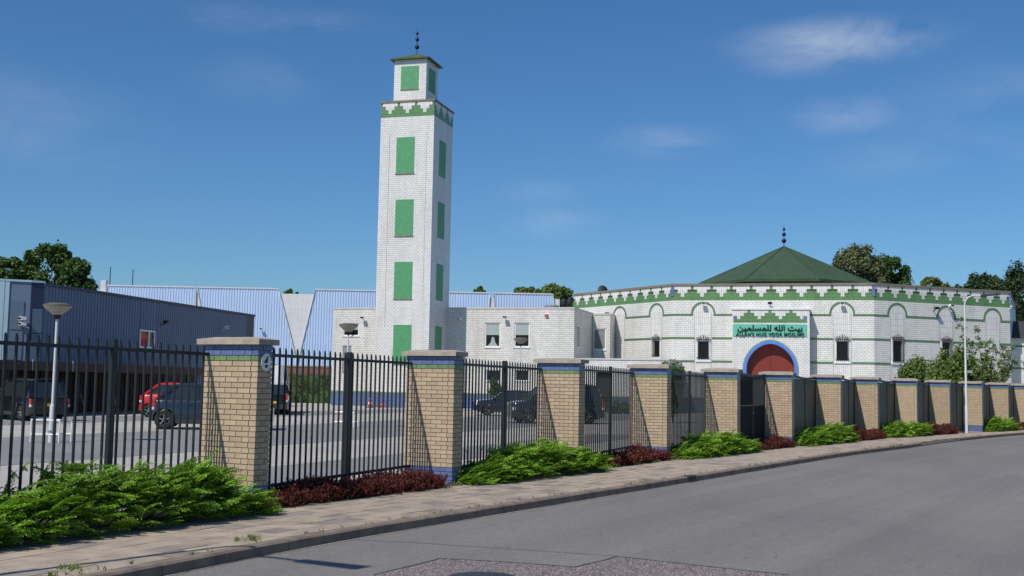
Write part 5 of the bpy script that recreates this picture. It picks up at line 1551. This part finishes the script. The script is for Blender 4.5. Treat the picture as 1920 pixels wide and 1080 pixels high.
# ------------------------------------------------------------ shrubs along the fence
def spray_template(seed, L=.42, leaf=.026, curl=.10, nside=7):
    """a flat arching spray: main twig with side twigs, small leaves both sides; returns (n,4,3)"""
    g = np.random.default_rng(seed); Q = []
    def twig(p0, d, length, droop, up_):
        n = int(length / .0135); p = p0.copy()
        side = np.cross(d, [0, 0, 1]); side /= np.linalg.norm(side)
        for k in range(n):
            f = k / n; dd = d + np.array([0, 0, up_ - droop * f]); dd /= np.linalg.norm(dd); p = p + dd * length / n
            for sg in (-1, 1):
                a = side * sg * .8 + dd * .7 + g.normal(size=3) * .25; a /= np.linalg.norm(a)
                nrm = np.array([0, 0, 1.]) + g.normal(size=3) * .38; b = np.cross(nrm, a); b /= np.linalg.norm(b)
                s = leaf * (.75 + .5 * g.random()) * (1 - .35 * f)
                Q.append([p, p + a * s * .5 - b * s * .30, p + a * s, p + a * s * .5 + b * s * .30])
        return p
    main = np.array([1., 0, 0]); p = np.zeros(3)
    for i in range(nside):
        f = i / nside; q = p + main * (L * (.1 + .75 * f)) + np.array([0, 0, L * .25 * math.sin(f * 2.4) * curl * 6 * .4])
        for sg in (-1, 1):
            d = np.array([.88, sg * .46, .05]); twig(q, d / np.linalg.norm(d), L * (.42 - .30 * f) * (.8 + .4 * g.random()), .5, .18)
    twig(p, main, L, .55, .32)
    return np.array(Q)


def barberry_template(seed, L=.2, leaf=.022):
    g = np.random.default_rng(seed); Q = []
    for s_ in range(3):
        d = np.array([g.normal() * .35, g.normal() * .35, 1.]); d /= np.linalg.norm(d); p = np.array([g.normal() * .02, g.normal() * .02, 0.])
        for k in range(14):
            p = p + d * L / 14
            for m in range(2):
                a = g.normal(size=3) * .8 + d * .5; a /= np.linalg.norm(a); b = np.cross(a, g.normal(size=3)); b /= np.linalg.norm(b); s = leaf * (.7 + .6 * g.random())
                Q.append([p, p + a * s * .55 - b * s * .32, p + a * s, p + a * s * .55 + b * s * .32])
    return np.array(Q)


SPR = [spray_template(100 + k, leaf=.034, nside=5) for k in range(5)]
SPRF = [spray_template(200 + k, leaf=.050, nside=5)[::2] for k in range(4)]
BAR = [barberry_template(300 + k, leaf=.026) for k in range(5)]
BARF = [barberry_template(400 + k, leaf=.04)[::2] for k in range(4)]


def place(templates, pos, yaw, pitch, roll, scale, g):
    out = []
    for i in range(len(pos)):
        T = templates[g.integers(len(templates))]
        cy_, sy_ = math.cos(yaw[i]), math.sin(yaw[i]); cp, sp = math.cos(pitch[i]), math.sin(pitch[i]); cr, sr = math.cos(roll[i]), math.sin(roll[i])
        Rz = np.array([[cy_, -sy_, 0], [sy_, cy_, 0], [0, 0, 1]]); Ry = np.array([[cp, 0, -sp], [0, 1, 0], [sp, 0, cp]]); Rx = np.array([[1, 0, 0], [0, cr, -sr], [0, sr, cr]])
        out.append((T.reshape(-1, 3) * scale[i]) @ (Rz @ Ry @ Rx).T + pos[i])
    return np.concatenate(out)


def shrub_row(i, kind, label, u0, u1, wid, hgt, count, far):
    """shrub between pillar i and i+1; u along the line of road corners (0..1), wid metres each side"""
    A = Vector(PILL[i]); B = Vector(PILL[i + 1]); d = (B - A); L = d.length; d.normalize(); nrm = Vector((d.y, -d.x))   # nrm towards the road
    g = np.random.default_rng(900 + i)
    cen = A + d * (L * (u0 + u1) / 2)
    t = thing('green_shrub' if kind == 'g' else 'red_shrub', label, 'shrub', (cen.x, cen.y, 0), 0,
              'bright green shrubs along the fence' if kind == 'g' else 'dark red shrubs along the fence')
    half = L * (u1 - u0) / 2; pos = []; yaw = []; pit = []; rol = []; sc = []
    # bumps in the outline
    ph = g.uniform(0, 6.28, 4)
    def hh_(s, w):
        e = 1 - abs(s) ** ((2.2 if s < 0 else 6) if kind == 'g' else 4); m = 1 - abs(w) ** 2.4
        return hgt * max(.05, e) ** .5 * max(.0, m) ** .55 * (.80 + .13 * math.sin(4.3 * s + ph[0]) + .10 * math.sin(9.7 * s + 2 * w + ph[1]) + .07 * math.sin(19 * s + 5 * w + ph[2]))
    while len(pos) < count:
        s = g.uniform(-1, 1); w = g.uniform(-1, 1)
        w0 = wid[0] + (wid[1] - wid[0]) * (w + 1) / 2
        top = hh_(s, w)
        if top < .04: continue
        z = top * (g.random() ** .45)
        P = d * (s * half) + nrm * w0
        if kind == 'g':
            pos.append((P.x, P.y, max(.015, z - .06)))
            # sprays point outward over the pavement and to the right
            base = math.atan2(-.35, 1.0); out_ang = math.atan2(nrm.y, nrm.x)
            yaw.append(out_ang + .25 + g.normal() * .55 + (0 if w > -.5 else g.normal() * 1.2)); pit.append(.14 + g.normal() * .20 + (.5 * g.random() if g.random() < .22 else 0)); rol.append(g.normal() * .3)
            sc.append((.5 + .65 * g.random() ** 1.5) * (1. if z > .12 else .75))
        else:
            pos.append((P.x, P.y, max(0, z - .12))); yaw.append(g.uniform(0, 6.28)); pit.append(g.normal() * .35); rol.append(g.normal() * .35); sc.append(.65 + .6 * g.random())
    # a few long wild shoots
    if kind == 'g':
        for _ in range(int(count * .02)):
            s = g.uniform(-.95, .95); w0 = wid[0] + (wid[1] - wid[0]) * g.uniform(.0, .6); P = d * (s * half) + nrm * w0
            pos.append((P.x, P.y, hh_(s, 0) * .85)); yaw.append(g.uniform(0, 6.28)); pit.append(.75 + g.normal() * .2); rol.append(0); sc.append(.30 + .25 * g.random())
    T = (SPRF if far else SPR) if kind == 'g' else (BARF if far else BAR)
    v = place(T, np.array(pos), yaw, pit, rol, sc, g)
    v[:, 2] = np.maximum(v[:, 2], .004 + .002 * (np.arange(len(v)) % 7))
    quads('foliage', v, 'leaf_shrub' if kind == 'g' else 'leaf_barberry', t)
    b = MB()
    for k in range(26 if not far else 10):
        s = g.uniform(-.9, .9); w = g.uniform(-.6, .8); w0 = wid[0] + (wid[1] - wid[0]) * (w + 1) / 2; P = d * (s * half) + nrm * w0; P0 = d * (s * half * .8) + nrm * (wid[0] * .5 + w0 * .3); tz = hh_(s, w) * .85
        b.tube([(P0.x, P0.y, -.02), ((P.x + P0.x) / 2, (P.y + P0.y) / 2, tz * .7), (P.x, P.y, tz)], [.012, .008, .004], 5)
    b.build('twigs', 'bark', t)
    return t


rows = [(0, 'g', 'largest bright green shrub in the left foreground before the nearest pillar', -.40, .95, (-.55, .60), .78, 1950, False),
        (1, 'r', 'low dark red shrub right of the nearest pillar', .02, .90, (-.3, .22), .31, 1400, False),
        (2, 'g', 'bright green shrub between the second and third pillars', .02, 1.08, (-.55, .48), .70, 1200, False),
        (3, 'r', 'low dark red shrub between the third and fourth pillars', .15, .95, (-.25, .22), .32, 900, True),
        (4, 'g', 'bright green shrub between the fourth and fifth pillars', .03, 1.12, (-.5, .42), .62, 1000, True),
        (5, 'r', 'low dark red shrub between the fifth and sixth pillars', .12, .93, (-.25, .24), .34, 700, True),
        (6, 'g', 'bright green shrub between the sixth and seventh pillars', .03, 1.08, (-.5, .42), .70, 800, True),
        (7, 'r', 'low dark red shrub between the seventh and eighth pillars', .1, .95, (-.15, .45), .42, 600, True),
        (8, 'g', 'bright green shrub between the eighth and ninth pillars', .03, 1.12, (-.4, .40), .72, 700, True),
        (9, 'r', 'straggly dark red shrub left of the tall double gate', .1, 1.0, (-.1, .4), .50, 600, True),
        (11, 'g', 'bright green shrub right of the white street lamp', .0, 1.05, (-.4, .4), .72, 600, True),
        (12, 'r', 'dark red shrub at the right picture edge', .1, 1.1, (-.2, .4), .42, 500, True)]
for r_ in rows: shrub_row(*r_)

# weeds and grass along the bed edge and kerb
def tufts(name, label, pts, h, n, mat, seed):
    g = np.random.default_rng(seed); V = []
    for (x, y) in pts:
        for k in range(n):
            a = g.uniform(0, 6.28); r_ = abs(g.normal()) * .05; p = np.array([x + r_ * math.cos(a), y + r_ * math.sin(a), 0.]); hh2 = h * g.uniform(.35, 1.1); l = g.normal(size=2) * hh2 * .55
            w = np.array([math.cos(a + 1.3), math.sin(a + 1.3), 0]) * .0045
            m = p + np.array([l[0] * .4, l[1] * .4, hh2 * .6]); e = p + np.array([l[0], l[1], hh2])
            V += [p - w, p + w, m + w, m - w, m - w, m + w, e + w * .2, e - w * .2]
    return tag(quads(name, np.array(V), mat), label, kind='stuff')
pts = []
for s in np.arange(s_at(9), s_at(56), .16):
    if rnd.random() < .5: p, _ = kpoint(s, 2.28 + rnd.gauss(0, .06)); pts.append((p.x, p.y))
tufts('grass', 'short dry grass along the edge of the shrub bed', pts, .085, 13, 'leaf_yellow', 71)
pts = []
for s in np.arange(s_at(9), s_at(50), .13):
    if rnd.random() < .24 + .3 * (int(s * .6) % 4 == 0): p, _ = kpoint(s, .165 + rnd.gauss(0, .02)); pts.append((p.x, p.y))
tufts('weeds', 'dry weeds growing in the joint behind the kerb', pts, .04, 8, 'leaf_dry', 72)
pts = [(p.x, p.y) for p in [gpt(462, 1013, 0), gpt(474, 1012, 0), gpt(105, 1068, 0), gpt(120, 1070, 0), gpt(1810, 812, 0), gpt(1803, 813, 0), gpt(1680, 836, 0), gpt(1690, 835, 0), gpt(1672, 838, 0), gpt(1228, 866, 0), gpt(1235, 866, 0), gpt(712, 926, 0), gpt(722, 924, 0), gpt(700, 928, 0)] for _ in range(2)]
pts = [(x + rnd.gauss(0, .07), y + rnd.gauss(0, .12)) for x, y in pts]
tufts('weed_clumps', 'green weed clumps on the pavement and round the lamp foot', pts, .055, 26, 'leaf_mid', 73)
# leaf litter in the gutter and on the slabs
g_ = np.random.default_rng(88); V = []
for k in range(520):
    s = g_.uniform(s_at(9), s_at(46)); gut = g_.random() < .55
    off = -abs(g_.normal()) * .07 - .02 if gut else (2.3 - abs(g_.normal()) * .35 if g_.random() < .6 else g_.uniform(.1, 2.2))
    p, dd_ = kpoint(s, off); z = (ROADZ + .007) if gut else .008
    a = g_.uniform(0, 6.28); l = g_.uniform(.008, .022); c_, s_ = math.cos(a) * l, math.sin(a) * l
    V += [(p.x - c_, p.y - s_, z), (p.x + s_ * .5, p.y - c_ * .5, z + .003), (p.x + c_, p.y + s_, z + g_.uniform(0, .012)), (p.x - s_ * .5, p.y + c_ * .5, z + .002)]
tag(quads('leaf_litter', np.array(V), 'leaf_dry'), 'scattered dry leaves and grit in the gutter and on the slabs', kind='stuff')
# storm drain in the kerb
dr_ = gpt(1312, 893, 0)
s_ = s_at(dr_.y); p, dd_ = kpoint(s_, .05); q = thing('kerb_drain', 'dark iron gully inlet set in the kerb', 'drain', (p.x, p.y, 0), math.atan2(dd_.y, dd_.x))
MB().box(-.22, .22, -.075, .06, -.09, .006).build('inlet_frame', 'cast_iron', q)
for k in range(4): MB().box(-.17 + k * .1, -.12 + k * .1, -.085, -.076, -.07, -.015).build('slot', 'black_matte', q)
